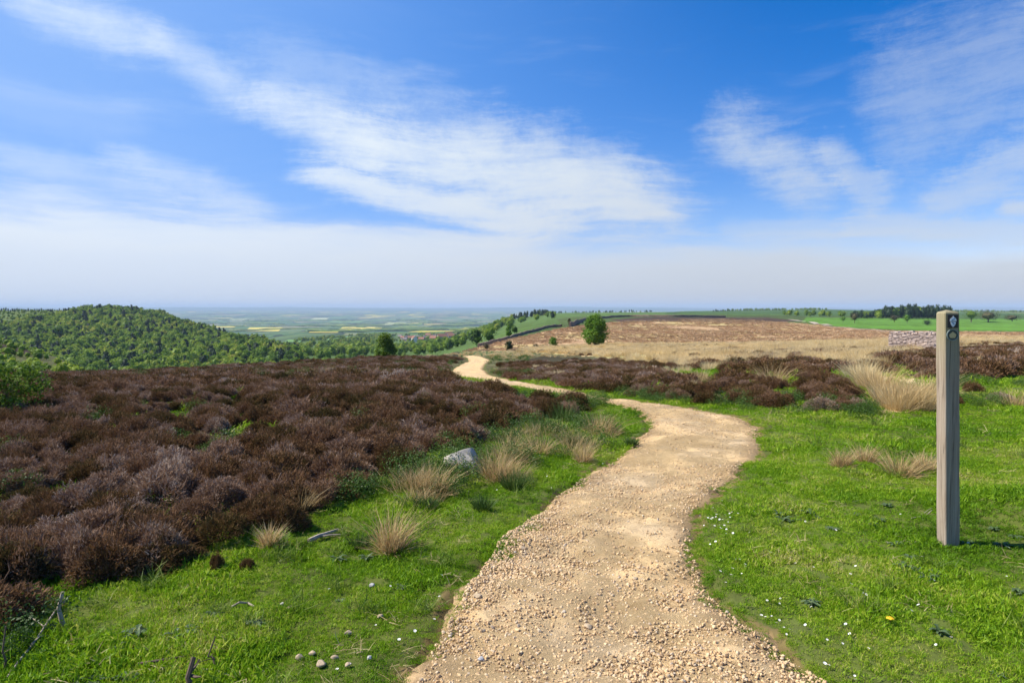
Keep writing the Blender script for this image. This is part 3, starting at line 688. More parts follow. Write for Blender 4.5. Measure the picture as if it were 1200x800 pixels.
tree('thorn_tree', 667, 383.3, 10, 4, 'egg', m_leafB, 'thin dark upright tree in the gap of the hillside wall', nleaf=400, seed=12, base=.2, ymin=200, leaf=.4)
ft = [(1001.5, 379.3, 12, 11, m_leafB, 'brown budding tree in the green field, left of the conifer plantation front'), (988, 377, 7, 8, m_leafA, 'small pale green bush at the left edge of the bright field'),
      (1048, 377.3, 8.5, 12, m_leafB, 'low wide brownish tree in the field before the plantation'), (1063, 378.6, 11, 9.5, m_leafA, 'green thorn tree with a bare stem in the field before the plantation'),
      (1138, 377.2, 14, 19, m_leafY, 'spreading tree in the field, nearest right of the waymark post top'), (1158, 377, 13, 24, m_leafB, 'widest olive tree in the green field right of the post'),
      (1186, 376.5, 8, 18, m_leafB, 'low brown tree in the field at the right, under the pale strip')]
for i, (a, b, c, d, m, lb) in enumerate(ft):
    tree('field_tree', a, b, c, d, 'round', m, lb, nleaf=1100, seed=30 + i, base=.26, ymin=200, group='trees scattered in the green field', leaf=d * .045 * .6)
tree('round_bush', 1086.5, 381.3, 5.5, 9.5, 'round', m_pine, 'dark round bush sitting low in the green field left of the post', 'bush', 700, 41, .02, ymin=200, leaf=.35)

# tree kinds for the woods
def proto_tree(name, H, Wd, kind, mat, seed, nleaf=420, leaf=1.0, nclump=30, base=.1):
    mb, cen = crown(H, Wd, H * base, kind, nclump, nleaf, leaf, seed, .55, .72)
    mb.tube([(0, 0, -.5), (0, 0, H * .5)], [.22, .12], 5, 0.)
    return mb.mesh(name, mat)
BL = [proto_tree('broadleaf_tree', rng.uniform(7.5, 10.5), rng.uniform(6, 8.5), 'round', m_leafW, 100 + i) for i in range(9)]
PN = [proto_tree('pine_tree', rng.uniform(10, 13), rng.uniform(5.5, 7), 'egg', m_pine, 140 + i, 300, .9) for i in range(4)]
def place_trees(name, pts, meshes, label, cat, group, s0=.75, s1=1.25):
    for p in pts:
        s = rng.uniform(s0, s1)
        o = link(name, meshes[rng.integers(len(meshes))], loc=p, rz=rng.uniform(0, 6.28), sc=(s * rng.uniform(.9, 1.15), s * rng.uniform(.9, 1.15), s), label=label, cat=cat, group=group)
def region(poly, y0, y1, dens, p0, p1, keep=None):
    x, y = sample(y0, y1, dens, p0, p1); z = h(x, y); a = project(x, y, z)
    k = inpoly(a[0], a[1], poly)
    if keep is not None: k &= keep(x, y, *a)
    return np.stack([x, y, z], 1)[k]
wp = region(WOODHILL, 400, 1040, .048, -320, 362, lambda x, y, a, b: fbm(x * .035, y * .02, 36, 3) > .30)
wp = wp[np.argsort(wp[:, 1])]
place_trees('hillside_tree', wp[:260], BL, 'light green broadleaf tree along the lower front of the wood on the left hill', 'tree', 'front trees of the hillside wood', .5, 1.05)
wc = proto_coll('wood', BL); wc2 = proto_coll('mixed_wood', BL + PN[:1]); nw = len(wp) - 260
ws = (.30 + .78 * rng.beta(1.8, 2.2, nw)) * (.75 + .55 * fbm(wp[260:, 0] * .03, wp[260:, 1] * .015, 35, 3))
scatter('hillside_wood', wp[260:], wc2, 10, rots(nw, .05), np.stack([ws * rng.uniform(.75, 1.35, nw), ws * rng.uniform(.75, 1.35, nw), ws * rng.uniform(.75, 1.25, nw)], 1), 'dense spring green wood covering the left hillside', 'wood')
sp_ = region(HILLTOP, 500, 1000, .012, -300, 130)
scatter('hilltop_scrub', sp_, wc, 9, rots(len(sp_), .03), rng.uniform(.2, .5, len(sp_)), 'sparse low scrub on the open top of the left hill', 'scrub')
def px_at_y(px, y):
    t = (px - 600) / F; return gxy(t * y, y)
pp = [px_at_y(q, rng.uniform(985, 1015)) for q in list(rng.uniform(96, 152, 34))]
place_trees('skyline_pine', pp, PN, 'dark pine in the clump crowning the left hill', 'tree', 'pines crowning the left hill', .45, .72)
pp = [px_at_y(q, rng.uniform(990, 1030)) for q in np.arange(-60, 78, 2.6)]
place_trees('belt_pine', pp, PN, 'small dark pine in the thin row along the far left skyline', 'tree', 'row of pines on the left skyline', .3, .46)
pp = [px_at_y(q, y) for q, y in zip(rng.uniform(298, 350, 26), rng.uniform(500, 600, 26))]
place_trees('conifer_tree', pp, PN, 'dark conifer in the block at the foot of the left wood', 'tree', 'conifers at the right foot of the hillside wood', .6, .9)
pp = [px_at_y(q, rng.uniform(392, 430)) for q in rng.uniform(8, 84, 20)]
place_trees('dark_tree', pp, PN[:2] + BL[:2], 'rounded tree just behind the heathery spur at the far left', 'tree', 'trees behind the spur', .75, 1.0)
# the near spur
sv = region([(-400, 400), (0, 400), (95, 432), (95, 444), (-400, 444)], 110, 270, .035, -300, 110)
sb = [proto_tree('scrub', 2.6, 3.2, 'round', m_leafW, 170 + i, 150, .42, 14, .02) for i in range(4)]
scatter('spur_scrub', sv, proto_coll('spur', sb), 4, rots(len(sv), .05), rng.uniform(.3, .9, len(sv)), 'mottled green bushes on the spur below the left hill', 'scrub')
# valley trees below the brow and on the far slope
vp = region(MIDVAL, 420, 2400, .0062, 340, 600, lambda x, y, a, b: (fbm(x * .012, y * .006, 77, 3) > .42) & ~((a > 458) & (a < 548) & (y > 900) & (y < 1950) & (rng.uniform(size=len(x)) < .82)))
vp = vp[np.argsort(vp[:, 1])]
place_trees('valley_tree', vp[:220], BL, 'green tree in the shallow valley between the brow and the village', 'tree', 'valley trees before the village', .55, 1.05)
scatter('valley_wood', vp[220:], wc, 9, rots(len(vp[220:]), .03), rng.uniform(.5, 1.1, len(vp[220:])), 'hazy green woods around and beyond the village', 'wood')
hp = region([(540, 400), (560, 385), (600, 371), (640, 366), (664, 378), (640, 386), (600, 396), (560, 406)], 250, 1500, .0035, 530, 670, lambda x, y, a, b: fbm(x * .02, y * .008, 79, 3) > .50)
place_trees('slope_tree', hp[:95], BL + PN[:1], 'tree on the green farmland slope behind the hillside wall', 'tree', 'trees on the farmland slope', .4, .8)
pp = [px_at_y(q, rng.uniform(1050, 1120)) for q in rng.uniform(600, 642, 40)]
place_trees('copse_tree', pp, PN, 'dark tree in the copse on the skyline left of the lone round tree', 'tree', 'dark copse on the skyline', .6, .95)
# conifer plantation
pp = []
for row, y in enumerate((800, 814, 828, 845)):
    for q in np.arange(998 + row * 1.5, 1114, 3.6): pp.append(px_at_y(q + rng.uniform(-1, 1), y + rng.uniform(-5, 5)))
for p in pp:
    edge = np.clip((600 + F * p[0] / p[1] - 990) / 55, .55, 1)
    m = (PN + BL[:2])[rng.integers(6)]
    s = edge * rng.uniform(.95, 1.2) * (1.2 if m in PN else 1.35)
    link('plantation_tree', m, loc=p, rz=rng.uniform(0, 6.28), sc=(s, s, s), label='tall dark tree in the plantation block left of the post', cat='tree', group='trees of the plantation')
rowt = [px_at_y(q, rng.uniform(880, 990)) for q in np.concatenate([rng.uniform(915, 1000, 22)])]
place_trees('hedgerow_tree', rowt, BL, 'small tree along the hedge left of the plantation', 'tree', 'hedgerow trees left of the plantation', .6, 1.)
far = [px_at_y(q, rng.uniform(1950, 2000)) for q in np.concatenate([rng.uniform(640, 765, 80), rng.uniform(832, 860, 20)])]
place_trees('skyline_tree', far, PN + BL[:2], 'tiny dark tree on the skyline behind the lone round tree', 'tree', 'skyline trees behind the lone tree', .35, .7)
far = [px_at_y(q, rng.uniform(2600, 2700)) for q in np.concatenate([rng.uniform(850, 968, 110), rng.uniform(1108, 1330, 150)])]
place_trees('horizon_tree', far, BL, 'tiny tree in the distant dark belt on the right horizon', 'tree', 'distant tree belt on the right horizon', .6, 1.1)
# hedgerow clumps and spinneys out on the vale
def blob(seed):
    v, t = ico(3); k = np.random.default_rng(seed); d = 0
    for i in range(8): d = d + np.sin((v * k.normal(size=3) * 5).sum(1) + k.uniform(0, 6))
    return MB().add(v * (1 + .12 * d[:, None] / 2) * np.array([1, .45, .3]) + [0, 0, .12], None, t, k.uniform(0, 1, len(v))).mesh('spinney', m_leafW)
bc = proto_coll('spinney', [blob(500 + i) for i in range(5)])
x, y = sample(3000, 9500, .000009, 150, 720); z = h(x, y); kk_ = z < -70
x, y, z = x[kk_], y[kk_], z[kk_]; n = len(x); s = rng.uniform(25, 60, n)
scatter('distant_spinneys', np.stack([x, y, z], 1), bc, 5, np.stack([np.zeros(n), np.zeros(n), rng.normal(0, .35, n)], 1), np.stack([s * rng.uniform(1, 3.5, n), s, s * .5], 1), 'hedges and spinneys scattered across the hazy vale', 'woodland')
# oilseed fields and pale fields laid on the vale
m_rape = solid_mat('rapeseed', (.62, .50, .06), .9, .2, .01); m_palef = solid_mat('pale_field', (.42, .44, .20), .9, .2, .01); m_greenf = solid_mat('green_field', (.12, .24, .05), .9, .25, .01)
for (a, b, c, d, m, lb) in ((254, 276, 381.8, 384, m_rape, 'thin yellow oilseed field at the edge of the left hill'), (290, 329, 383.8, 388.5, m_rape, 'yellow oilseed field in the middle of the vale'),
    (364, 398, 386.6, 390.2, m_rape, 'lower yellow oilseed field in the vale'), (399, 447, 383.4, 387.2, m_rape, 'longest yellow oilseed field before the village'),
    (268, 288, 373.6, 375.4, m_palef, 'pale field far out on the left of the vale'), (366, 384, 372.6, 374.6, m_palef, 'pale field far out in the middle of the vale'), (452, 474, 378, 381, m_palef, 'pale field beyond the village'),
    (385, 425, 376.4, 378.4, m_greenf, 'light green field beyond the yellow ones'), (335, 354, 399, 402, m_greenf, 'bright green field just beyond the wood'), (385, 412, 395, 399, m_greenf, 'green pasture left of the village')):
    V = []
    for j in np.linspace(0, 1, 14):
        for i in np.linspace(0, 1, 14):
            sh = 5 * (j - .5)
            p = ray(a + (b - a) * i + sh, d + (c - d) * j, 700); V.append((p[0], p[1], float(h(p[0], p[1])) + 2.2))
    q = [(r * 14 + k, r * 14 + k + 1, r * 14 + 15 + k, r * 14 + 14 + k) for r in range(13) for k in range(13)]
    MB().add(V, q).build('field', m, kind='structure', label=lb)
V, q = [], []
trk = catmull(np.array([at(925, 374.6, 200), at(940, 376.5, 200), at(955, 379, 200), at(972, 381.5, 200)]), 10)
for i, p in enumerate(trk):
    d = trk[min(i + 1, len(trk) - 1)] - trk[max(i - 1, 0)]; n = np.array([d[1], -d[0]]); n /= np.linalg.norm(n)
    for s in (-2.2, -.7, .7, 2.2): xx, yy = p[0] + n[0] * s, p[1] + n[1] * s; V.append((xx, yy, float(h(xx, yy)) + .25))
q = [(i * 4 + k, i * 4 + k + 1, i * 4 + 5 + k, i * 4 + 4 + k) for i in range(len(trk) - 1) for k in range(3)]
MB().add(V, q).build('farm_track', solid_mat('pale_track', (.46, .38, .28), .95, .2, 1.), kind='structure', label='pale farm track at the edge of the green field')

# tufts of dead bracken and cropped heather over the brown hillside
m_brack = leaf_mat('bracken', [(0, (.28, .18, .10)), (.3, (.40, .26, .145)), (.6, (.50, .335, .19)), (.85, (.54, .42, .24)), (1, (.20, .22, .08))], .15, .05, .35, .35, .6, .8, .1)
bk = [tussock(90, .8, .10, .34, .11, 1.0, .9).mesh('bracken_tuft', m_brack) for i in range(5)]
P = region(BURNT, 110, 520, .22, 540, 1420)
P = P[(path_sd(P[:, 0], P[:, 1]) > .8) & (fbm(P[:, 0] * .05, P[:, 1] * .03, 83, 3) > rng.uniform(.25, .48, len(P)))]
scatter('bracken', P, proto_coll('bracken', bk), 5, rots(len(P), .1), rng.uniform(.7, 1.6, len(P)), 'dead bracken and cropped heather on the brown hillside', 'bracken')

# ================================================================== VILLAGE
m_wallst = solid_mat('house_stone', (.42, .35, .27), .9, .2, 2); m_white = solid_mat('white_render', (.78, .76, .72), .8, .08, 2); m_tile = solid_mat('red_pantile', (.30, .14, .09), .8, .3, 4); m_slate = solid_mat('slate_roof', (.20, .16, .16), .7, .2, 4)
m_dark = solid_mat('window_dark', (.03, .035, .04), .2, .1, 3)
def house(wm, rm, L=11., D=7., Hh=5.2, rr=3.4):
    r = link('stone_house', None, cat='house')
    w_ = MB().box((0, 0, Hh / 2 - 1), (L, D, Hh + 2), bev=.01)
    w_.add([(-L/2+.01, -D/2+.01, Hh), (-L/2+.01, D/2-.01, Hh), (-L/2+.01, 0, Hh + rr - .1), (L/2-.01, -D/2+.01, Hh), (L/2-.01, D/2-.01, Hh), (L/2-.01, 0, Hh + rr - .1)], None, [(0, 2, 1), (3, 4, 5)])
    w_.build('wall', wm, r)
    e = .35; t = .18; V = []
    for x in (-L/2 - e, L/2 + e):
        V += [(x, -D/2 - e, Hh - .25), (x, 0, Hh + rr), (x, D/2 + e, Hh - .25), (x, -D/2 - e, Hh - .25 + t), (x, 0, Hh + rr + t), (x, D/2 + e, Hh - .25 + t)]
    f = MB().add(V, [(0, 1, 7, 6), (1, 2, 8, 7), (3, 9, 10, 4), (4, 10, 11, 5), (0, 6, 9, 3), (2, 5, 11, 8), (0, 3, 4, 1), (1, 4, 5, 2), (6, 7, 10, 9), (7, 8, 11, 10)]).build('roof', rm, r)
    MB().box((L * .38, 0, Hh + rr + .5), (1., .9, 2.0), bev=.05).build('chimney', wm, f)
    for xx in (-L * .3, 0, L * .3):
        MB().box((xx, -D/2 - .02, Hh * .68), (1.1, .12, 1.3), bev=.05).build('window', m_dark, r)
    MB().box((L * .15, -D/2 - .03, 1.05), (1.1, .14, 2.1), bev=.05).build('door', m_dark, r)
    return r
protos = [house(m_wallst, m_tile), house(m_wallst, m_tile, 14, 8, 5.6, 4), house(m_wallst, m_slate, 10, 7, 5.2, 3.2)]
hs_ = [(472,398.5),(477,397.2),(482,399.5),(489,397.6),(494,400),(499,398.6),(504,397),(508,399.3),(513,397.6),(518,399),(523,397),(529,398.4),(469,396.6),(502,395.2),(516,395),(533,396.2),(526,395.2),(510,396.4),(485,397),(475,400)]
for i, (a, b) in enumerate(hs_):
    p = at(a, b, 1250); k = (0, 2, 1, 2, 0, 2, 1)[i % 7]
    o = copy_tree(protos[k]) if protos[k].get('label') else protos[k]
    place(o, p + [0, 0, .3], rng.uniform(-.7, .7), rng.uniform(.9, 1.2))
    o['group'] = 'village houses'
    o['label'] = 'small stone house with a dark slate roof among the village trees' if k == 2 else ('long stone house with a red tiled roof in the village' if k == 1 else 'short stone house with a red tiled roof in the village')
wh = house(m_white, m_tile, 9, 7.5, 6.4, 3.2); place(wh, at(485.5, 400.4, 1250), -1.1, 1.3); wh.name = 'white_house'; wh['label'] = 'white rendered house with a bright gable in the village'; wh['group'] = 'village houses'

# ================================================================== DRY STONE WALLS
m_drywall = solid_mat('gritstone_dark', (.27, .195, .135), .95, .5, .8, .05)
def stone_wall(px_pts, hgt, thick, label, ymin):
    P = catmull(np.array([at(a, b, ymin) for a, b in px_pts]), 14); mb = MB(); V = []
    for i, p in enumerate(P):
        d = P[min(i + 1, len(P) - 1)] - P[max(i - 1, 0)]; n = np.array([d[1], -d[0]]); n /= np.linalg.norm(n) + 1e-9
        hh = hgt * rng.uniform(.86, 1.1); z = float(h(p[0], p[1]))
        for s, zz in ((-.5, -.3), (-.36, hh * .86), (-.2, hh), (.2, hh * .97), (.36, hh * .86), (.5, -.3)):
            V.append((p[0] + n[0] * s * thick, p[1] + n[1] * s * thick, z + zz))
    q = [(i * 6 + k, i * 6 + k + 1, i * 6 + 7 + k, i * 6 + 6 + k) for i in range(len(P) - 1) for k in range(5)]
    e = (len(P) - 1) * 6
    q += [(0, 5, 4, 1), (1, 4, 3, 2), (e, e + 1, e + 4, e + 5), (e + 1, e + 2, e + 3, e + 4)]
    mb.add(V, q); return mb.build('dry_stone_wall', m_drywall, label=label, cat='stone wall')
stone_wall([(561, 408), (570, 405.6), (583, 402), (605, 395), (632, 387.5), (658, 383)], 1.2, .8, 'long dry stone wall climbing the hillside from the path to the gap', 100)
stone_wall([(668, 383.5), (676, 379.5), (686, 376), (692, 374.8)], 2.2, .9, 'short wall running up behind the lone round tree', 200)
stone_wall([(704, 373.2), (730, 372), (765, 371.8), (800, 371.6), (850, 372)], 1.7, 1.0, 'far dark wall along the top of the brown hillside right of the tree', 300)
stone_wall([(965, 383.2), (1000, 386), (1045, 388.5), (1090, 390.2)], .7, .8, 'low dark wall along the near edge of the green field', 120)

# stone shooting butt behind the post
p = at(1071, 411.5, 20); s = p[1] / F; Lb, Hb = 51 * s, 23.5 * s
m_butt = solid_mat('butt_stone', (.52, .42, .35), .95, .45, 5., .02, col2=(.30, .235, .195))
butt = link('shooting_butt', None, loc=p, rz=R(-38), label='pinkish dry stone shooting butt standing in the heather left of the post', cat='stone butt')
mb = MB().box((0, 0, Hb * .46), (Lb * .94, .5, Hb * .9), bev=.02, rnd=.2)
zc_, row = 0., 0
while zc_ < Hb * .9:
    ch = rng.uniform(.085, .13); xx = -Lb / 2
    while xx < Lb / 2 - .05:
        cw = min(rng.uniform(.16, .36), Lb / 2 - xx)
        for yy in (-.3, .3): mb.box((xx + cw / 2, yy + rng.uniform(-.025, .025), zc_ + ch / 2 - .1), (cw * .97, .22, ch * .95), rng.normal(0, .05), rng.uniform(0, 1), .014, .22)
        xx += cw
    for yy in (-.12, .12): 
        for e in (-1, 1): mb.box((e * (Lb / 2 - .09), yy, zc_ + ch / 2 - .1), (.24, .24, ch * .95), rng.normal(0, .04), rng.uniform(0, 1), .006, .18)
    zc_ += ch; row += 1
mb.build('wall', m_butt, butt)
mb = MB(); xx = -Lb / 2
while xx < Lb / 2 - .05:
    cw = min(rng.uniform(.14, .3), Lb / 2 - xx); mb.box((xx + cw / 2, rng.normal(0, .03), Hb * .9 + .0 + rng.uniform(0, .05)), (cw * .95, .62, rng.uniform(.10, .26)), rng.normal(0, .12), rng.uniform(0, 1), .018, .25); xx += cw
mb.build('coping', m_butt, butt)

# ================================================================== WAYMARK POST
m_wood, nt, out = newmat('weathered_timber')
tc = nd(nt, 'ShaderNodeTexCoord').outputs['Object']
mp = nd(nt, 'ShaderNodeMapping', {'Vector': tc, 'Scale': (60, 60, 1.6)}).outputs[0]
gr = noise(nt, 1., 8, mp, .7, .6); bl = noise(nt, 3.2, 4, tc); sp3 = nd(nt, 'ShaderNodeSeparateXYZ', {0: tc})
c = ramp(nt, gr, [(.28, (.085, .065, .045)), (.45, (.27, .215, .16)), (.7, (.43, .36, .28))])
c = mixc(nt, ramp(nt, bl, [(.45, (0, 0, 0)), (.7, (.5, .5, .5))]), c, (.31, .235, .17))
topf = nd(nt, 'ShaderNodeMapRange', {'Value': mth(nt, 'ADD', sp3.outputs[2], mth(nt, 'MULTIPLY', bl, .25)), 'From Min': 1.28, 'From Max': 1.62}).outputs[0]
c = mixc(nt, mth(nt, 'MULTIPLY', topf, .4), c, (.27, .27, .11))
hk = mth(nt, 'LESS_THAN', noise(nt, 1., 3, nd(nt, 'ShaderNodeMapping', {'Vector': tc, 'Scale': (90, 90, .9)}).outputs[0], .5), .33)
c = mixc(nt, mth(nt, 'MULTIPLY', hk, .7), c, (.05, .035, .025))
bp = nd(nt, 'ShaderNodeBump', {'Strength': .7, 'Distance': .004, 'Height': gr}).outputs[0]
nt.links.new(nd(nt, 'ShaderNodeBsdfPrincipled', {'Base Color': c, 'Roughness': .85, 'Specular IOR Level': .2, 'Normal': bp}).outputs[0], out.inputs[0])
def plain(name, col, rough=.5):
    m, nt, out = newmat(name); tcx = nd(nt, 'ShaderNodeTexCoord').outputs['Object']; n = noise(nt, 60., 4, tcx)
    c = ramp(nt, n, [(.3, tuple(v * .8 for v in col)), (.7, col)])
    nt.links.new(nd(nt, 'ShaderNodeBsdfPrincipled', {'Base Color': c, 'Roughness': rough}).outputs[0], out.inputs[0]); return m
PWD = .101
pb = ray(1108.6, 641.5); pxc, pyc = pb[0] + PWD / 2, pb[1] + PWD / 2; pzg = float(h(pxc, pyc))
post = link('waymark_post', None, loc=(pxc, pyc, pzg), label='weathered square timber waymark post with an acorn plaque and arrow disc', cat='waymark post')
ptop = HC + pyc * py_slope(366.5) - pzg
mb = MB(); V, k = [], PWD / 2; bv = .006
zs = [-.3, .0, .25, .5, .75, 1.0, 1.25, ptop - .004]
for i, z in enumerate(zs):
    ox, oy = -.004 - .052 * z / ptop, 0
    b = k - .002 * (i % 2)
    for x, y in ((-b, -b + bv), (-b + bv, -b), (b - bv, -b), (b, -b + bv), (b, b - bv), (b - bv, b), (-b + bv, b), (-b, b - bv)): V.append((x + ox, y + oy, z))
nz = len(zs); ox = -.056
for x, y in ((-k, -k + bv), (-k + bv, -k), (k - bv, -k), (k, -k + bv), (k, k - bv), (k - bv, k), (-k + bv, k), (-k, k - bv)): V.append((x * .86 + ox, y * .86, ptop + .006))
V.append((ox - .006, .004, ptop + .020))
q = [(i * 8 + j, i * 8 + (j + 1) % 8, i * 8 + 8 + (j + 1) % 8, i * 8 + 8 + j) for i in range(nz) for j in range(8)]
t = [(nz * 8 + j, nz * 8 + (j + 1) % 8, nz * 8 + 8) for j in range(8)]
mb.add(V, q, t).build('timber', m_wood, post)
fy = -k                                                              # front face of the post
def flat(pts, y0, th, z0, x0):
    """outline in (x, z) pushed out of the post's front face"""
    n = len(pts); cx, cz = np.mean(pts, axis=0)
    V = [(x0 + a, y0, z0 + b) for a, b in pts] + [(x0 + a, y0 - th, z0 + b) for a, b in pts] + [(x0 + cx, y0 - th, z0 + cz)]
    return MB().add(V, [(i, (i + 1) % n, n + (i + 1) % n, n + i) for i in range(n)], [(n + i, n + (i + 1) % n, 2 * n) for i in range(n)])
zp = HC + pyc * py_slope(376.3) - pzg; zd = HC + pyc * py_slope(392) - pzg; xo = -.053
m_black, m_wh, m_blue, m_dk, m_ochre, m_rim = plain('black_plaque', (.012, .013, .016)), plain('white_paint', (.80, .84, .88)), plain('blue_paint', (.10, .22, .42)), plain('disc_green', (.045, .06, .05)), plain('ochre_paint', (.60, .46, .22)), plain('disc_rim', (.24, .30, .27))
rr_ = [(-.031, -.043), (.031, -.043), (.033, -.041), (.033, .041), (.031, .043), (-.031, .043), (-.033, .041), (-.033, -.041)]
plq = flat(rr_, fy + .001, .005, zp, xo).build('plaque', m_black, post)
ang = np.linspace(0, math.pi, 9)
cup = [(.021 * math.cos(a), .006 + .021 * math.sin(a)) for a in ang]
cup = cup[:4] + [(.004, .028), (.003, .035), (-.003, .035), (-.004, .028)] + cup[5:] + [(-.022, .002), (.022, .002)]
flat(cup, fy - .004, .002, zp, xo).build('acorn_cup', m_wh, plq)
nut = [(.017 * math.cos(a), -.003 + .030 * math.sin(a)) for a in np.linspace(math.pi, 2 * math.pi, 11)]
nut = nut[:5] + [(-.003, -.036), (.003, -.036)] + nut[6:]
flat(nut, fy - .004, .002, zp, xo).build('acorn_nut', m_wh, plq)
flat([(-.010, -.008), (.004, -.020), (.010, -.016), (-.004, -.005)], fy - .006, .0012, zp, xo).build('blue_mark', m_blue, plq)  # small blue marks of the acorn emblem, on nut and cup
flat([(-.012, .010), (.008, .020), (.012, .016), (-.008, .006)], fy - .006, .0012, zp, xo).build('blue_mark', m_blue, plq)
circ = [(.038 * math.cos(a), .038 * math.sin(a)) for a in np.linspace(0, 2 * math.pi, 37)[:-1]]
disc = flat(circ, fy + .001, .004, zd, xo).build('waymark_disc', m_dk, post)
V = []
for a in np.linspace(0, 2 * math.pi, 49)[:-1]:
    for r_, yy in ((.0385, fy), (.0385, fy - .0055), (.034, fy - .0055), (.034, fy - .003)): V.append((xo + r_ * math.cos(a), yy, zd + r_ * math.sin(a)))
MB().add(V, [(i * 4 + j, i * 4 + j + 1, ((i + 1) % 48) * 4 + j + 1, ((i + 1) % 48) * 4 + j) for i in range(48) for j in range(3)]).build('rim', m_rim, disc)
arrow = [(-.014, -.024), (.014, -.024), (.014, -.004), (.024, -.004), (0, .022), (-.024, -.004), (-.014, -.004)]
flat([(-.016, -.020), (.016, -.020), (.024, .002), (0, .022), (-.024, .002)], fy - .003, .0015, zd, xo).build('arrow', m_ochre, disc)

# ================================================================== THINGS LYING AND GROWING NEAR THE PATH
p = ray(544, 556); s = p[1] / F
m_rock = solid_mat('pale_rock', (.52, .475, .39), .9, .5, 9., .02, col2=(.22, .20, .165))
link('boulder', MB().rock((0, 0, 0), (50 * s, 42 * s, 34 * s), 79, 4, .16).mesh('boulder', m_rock, False), loc=(p[0], p[1] + .1, h(p[0], p[1] + .1) + .095), rz=.25, label='pale grey half-buried boulder among straw tufts on the left verge', cat='boulder')

m_tuft = leaf_mat('tuft_straw', [(0, (.22, .17, .06)), (.3, (.42, .28, .12)), (.6, (.62, .45, .22)), (.85, (.76, .60, .34)), (1, (.30, .32, .09))], .3, .8, .6, .2, .2, .6, .2)
m_rush = leaf_mat('tuft_green', [(0, (.03, .06, .012)), (.5, (.06, .12, .02)), (1, (.16, .20, .06))], .3, .8, .6, .2, .2, .5, .3)
tufts = [(506,580,46,42,0,'tallest straw tuft left of the pale boulder'),(488,578,34,30,0,'short straw tuft at the far left of the boulder row'),(582,563,44,38,0,'thick straw tuft just right of the pale boulder'),
 (598,541,34,40,0,'wide straw tuft behind the boulder towards the heather'),(632,531,26,34,0,'greyish straw tuft between the boulder and the path bend'),(704,510,36,34,0,'straw tuft nearest the path bend on the left verge'),
 (684,540,24,16,0,'slim lone straw tuft by the bend on open turf'),(458,645,60,32,0,'lone brown tuft casting a shadow on the near left turf'),(602,572,28,34,1,'dark green rush tuft in front of the thick straw tuft'),
 (352,610,36,28,0,'dull tuft beside the heather edge on the left'),(668,522,22,26,0,'low straw tuft right of the greyish one'),(316,648,34,14,0,'thin wispy tuft below the heather on the left'),
 (1056,554,34,34,0,'straw tuft on the right turf, left of the post'),(1084,550,28,24,0,'straw tuft tucked closest to the post'),(1014,541,28,22,0,'pale wispy tuft on the right turf between bend and post'),
 (986,547,26,20,0,'leftmost wispy tuft on the right turf'),(905,462,30,34,0,'straw tuft growing through the dark heather knoll'),(1052,482,52,60,0,'big pale tussock right of the heather knoll'),(1030,470,44,46,0,'pale tussock behind the big one by the knoll'),
 (1085,470,40,50,0,'pale tussock between the knoll and the post'),(740,522,14,14,1,'tiny green rush tuft at the inside of the bend'),(420,640,22,18,1,'short green rush tuft left of the lone brown tuft'),(1190,478,28,30,0,'straw tuft at the right edge by the heather clumps'),
 (500,598,20,30,1,'low green rush tuft below the tallest straw tuft'),(565,598,20,24,1,'small dark weed tuft on turf below the boulder'),(640,505,24,30,1,'green rushy tuft at the heather edge above the boulder'),(660,490,26,34,1,'green rushy tuft at the heather tip near the bend')]
for i, (a, b, hp_, wp_, kd, lb) in enumerate(tufts):
    p = at(a, b); s = p[1] / F; H = hp_ * s; Wd = wp_ * s
    if kd == 0:
        m = tussock(300, Wd * .36, H * .4, H * 1.2, .0038, .36 if hp_ > wp_ else .6, .95); k2 = tussock(170, Wd * .5, H * .15, H * .5, .0042, 1.2, 1.2)
        m.v += k2.v; m.r += k2.r; m.q += [q_ + m.n for q_ in k2.q]; m.t += [q_ + m.n for q_ in k2.t]; m.n += k2.n
    else: m = tussock(260, Wd * .32, H * .5, H * 1.15, .005, .55, .4)
    m.build('grass_tuft', m_rush if kd else m_tuft, loc=p, label=lb, cat='grass tuft', group='grass tufts on the verges')
for a, b, hp_, wp_, lb in ((22, 722, 46, 56, 'dark heather bush in the bottom left corner of the moor edge'), (254, 672, 32, 20, 'small upright heather bush standing on turf off the moor edge'), (290, 670, 18, 22, 'tiny dark heather sprig right of the small upright heather bush'),
                           (1140, 462, 20, 26, 'heather bush on turf just right of the post'), (1172, 470, 18, 32, 'brown heather bush near the right edge beyond the post'), (1118, 478, 16, 24, 'low heather bush beside the post on the grass')):
    p = at(a, b); s = p[1] / F
    link('heather_bush', hb[rng.integers(8)], loc=p, rz=rng.uniform(0, 6), sc=(wp_ * s / .58, wp_ * s / .58, hp_ * s / .40), label=lb, cat='heather bush', group='heather bushes on the grass')

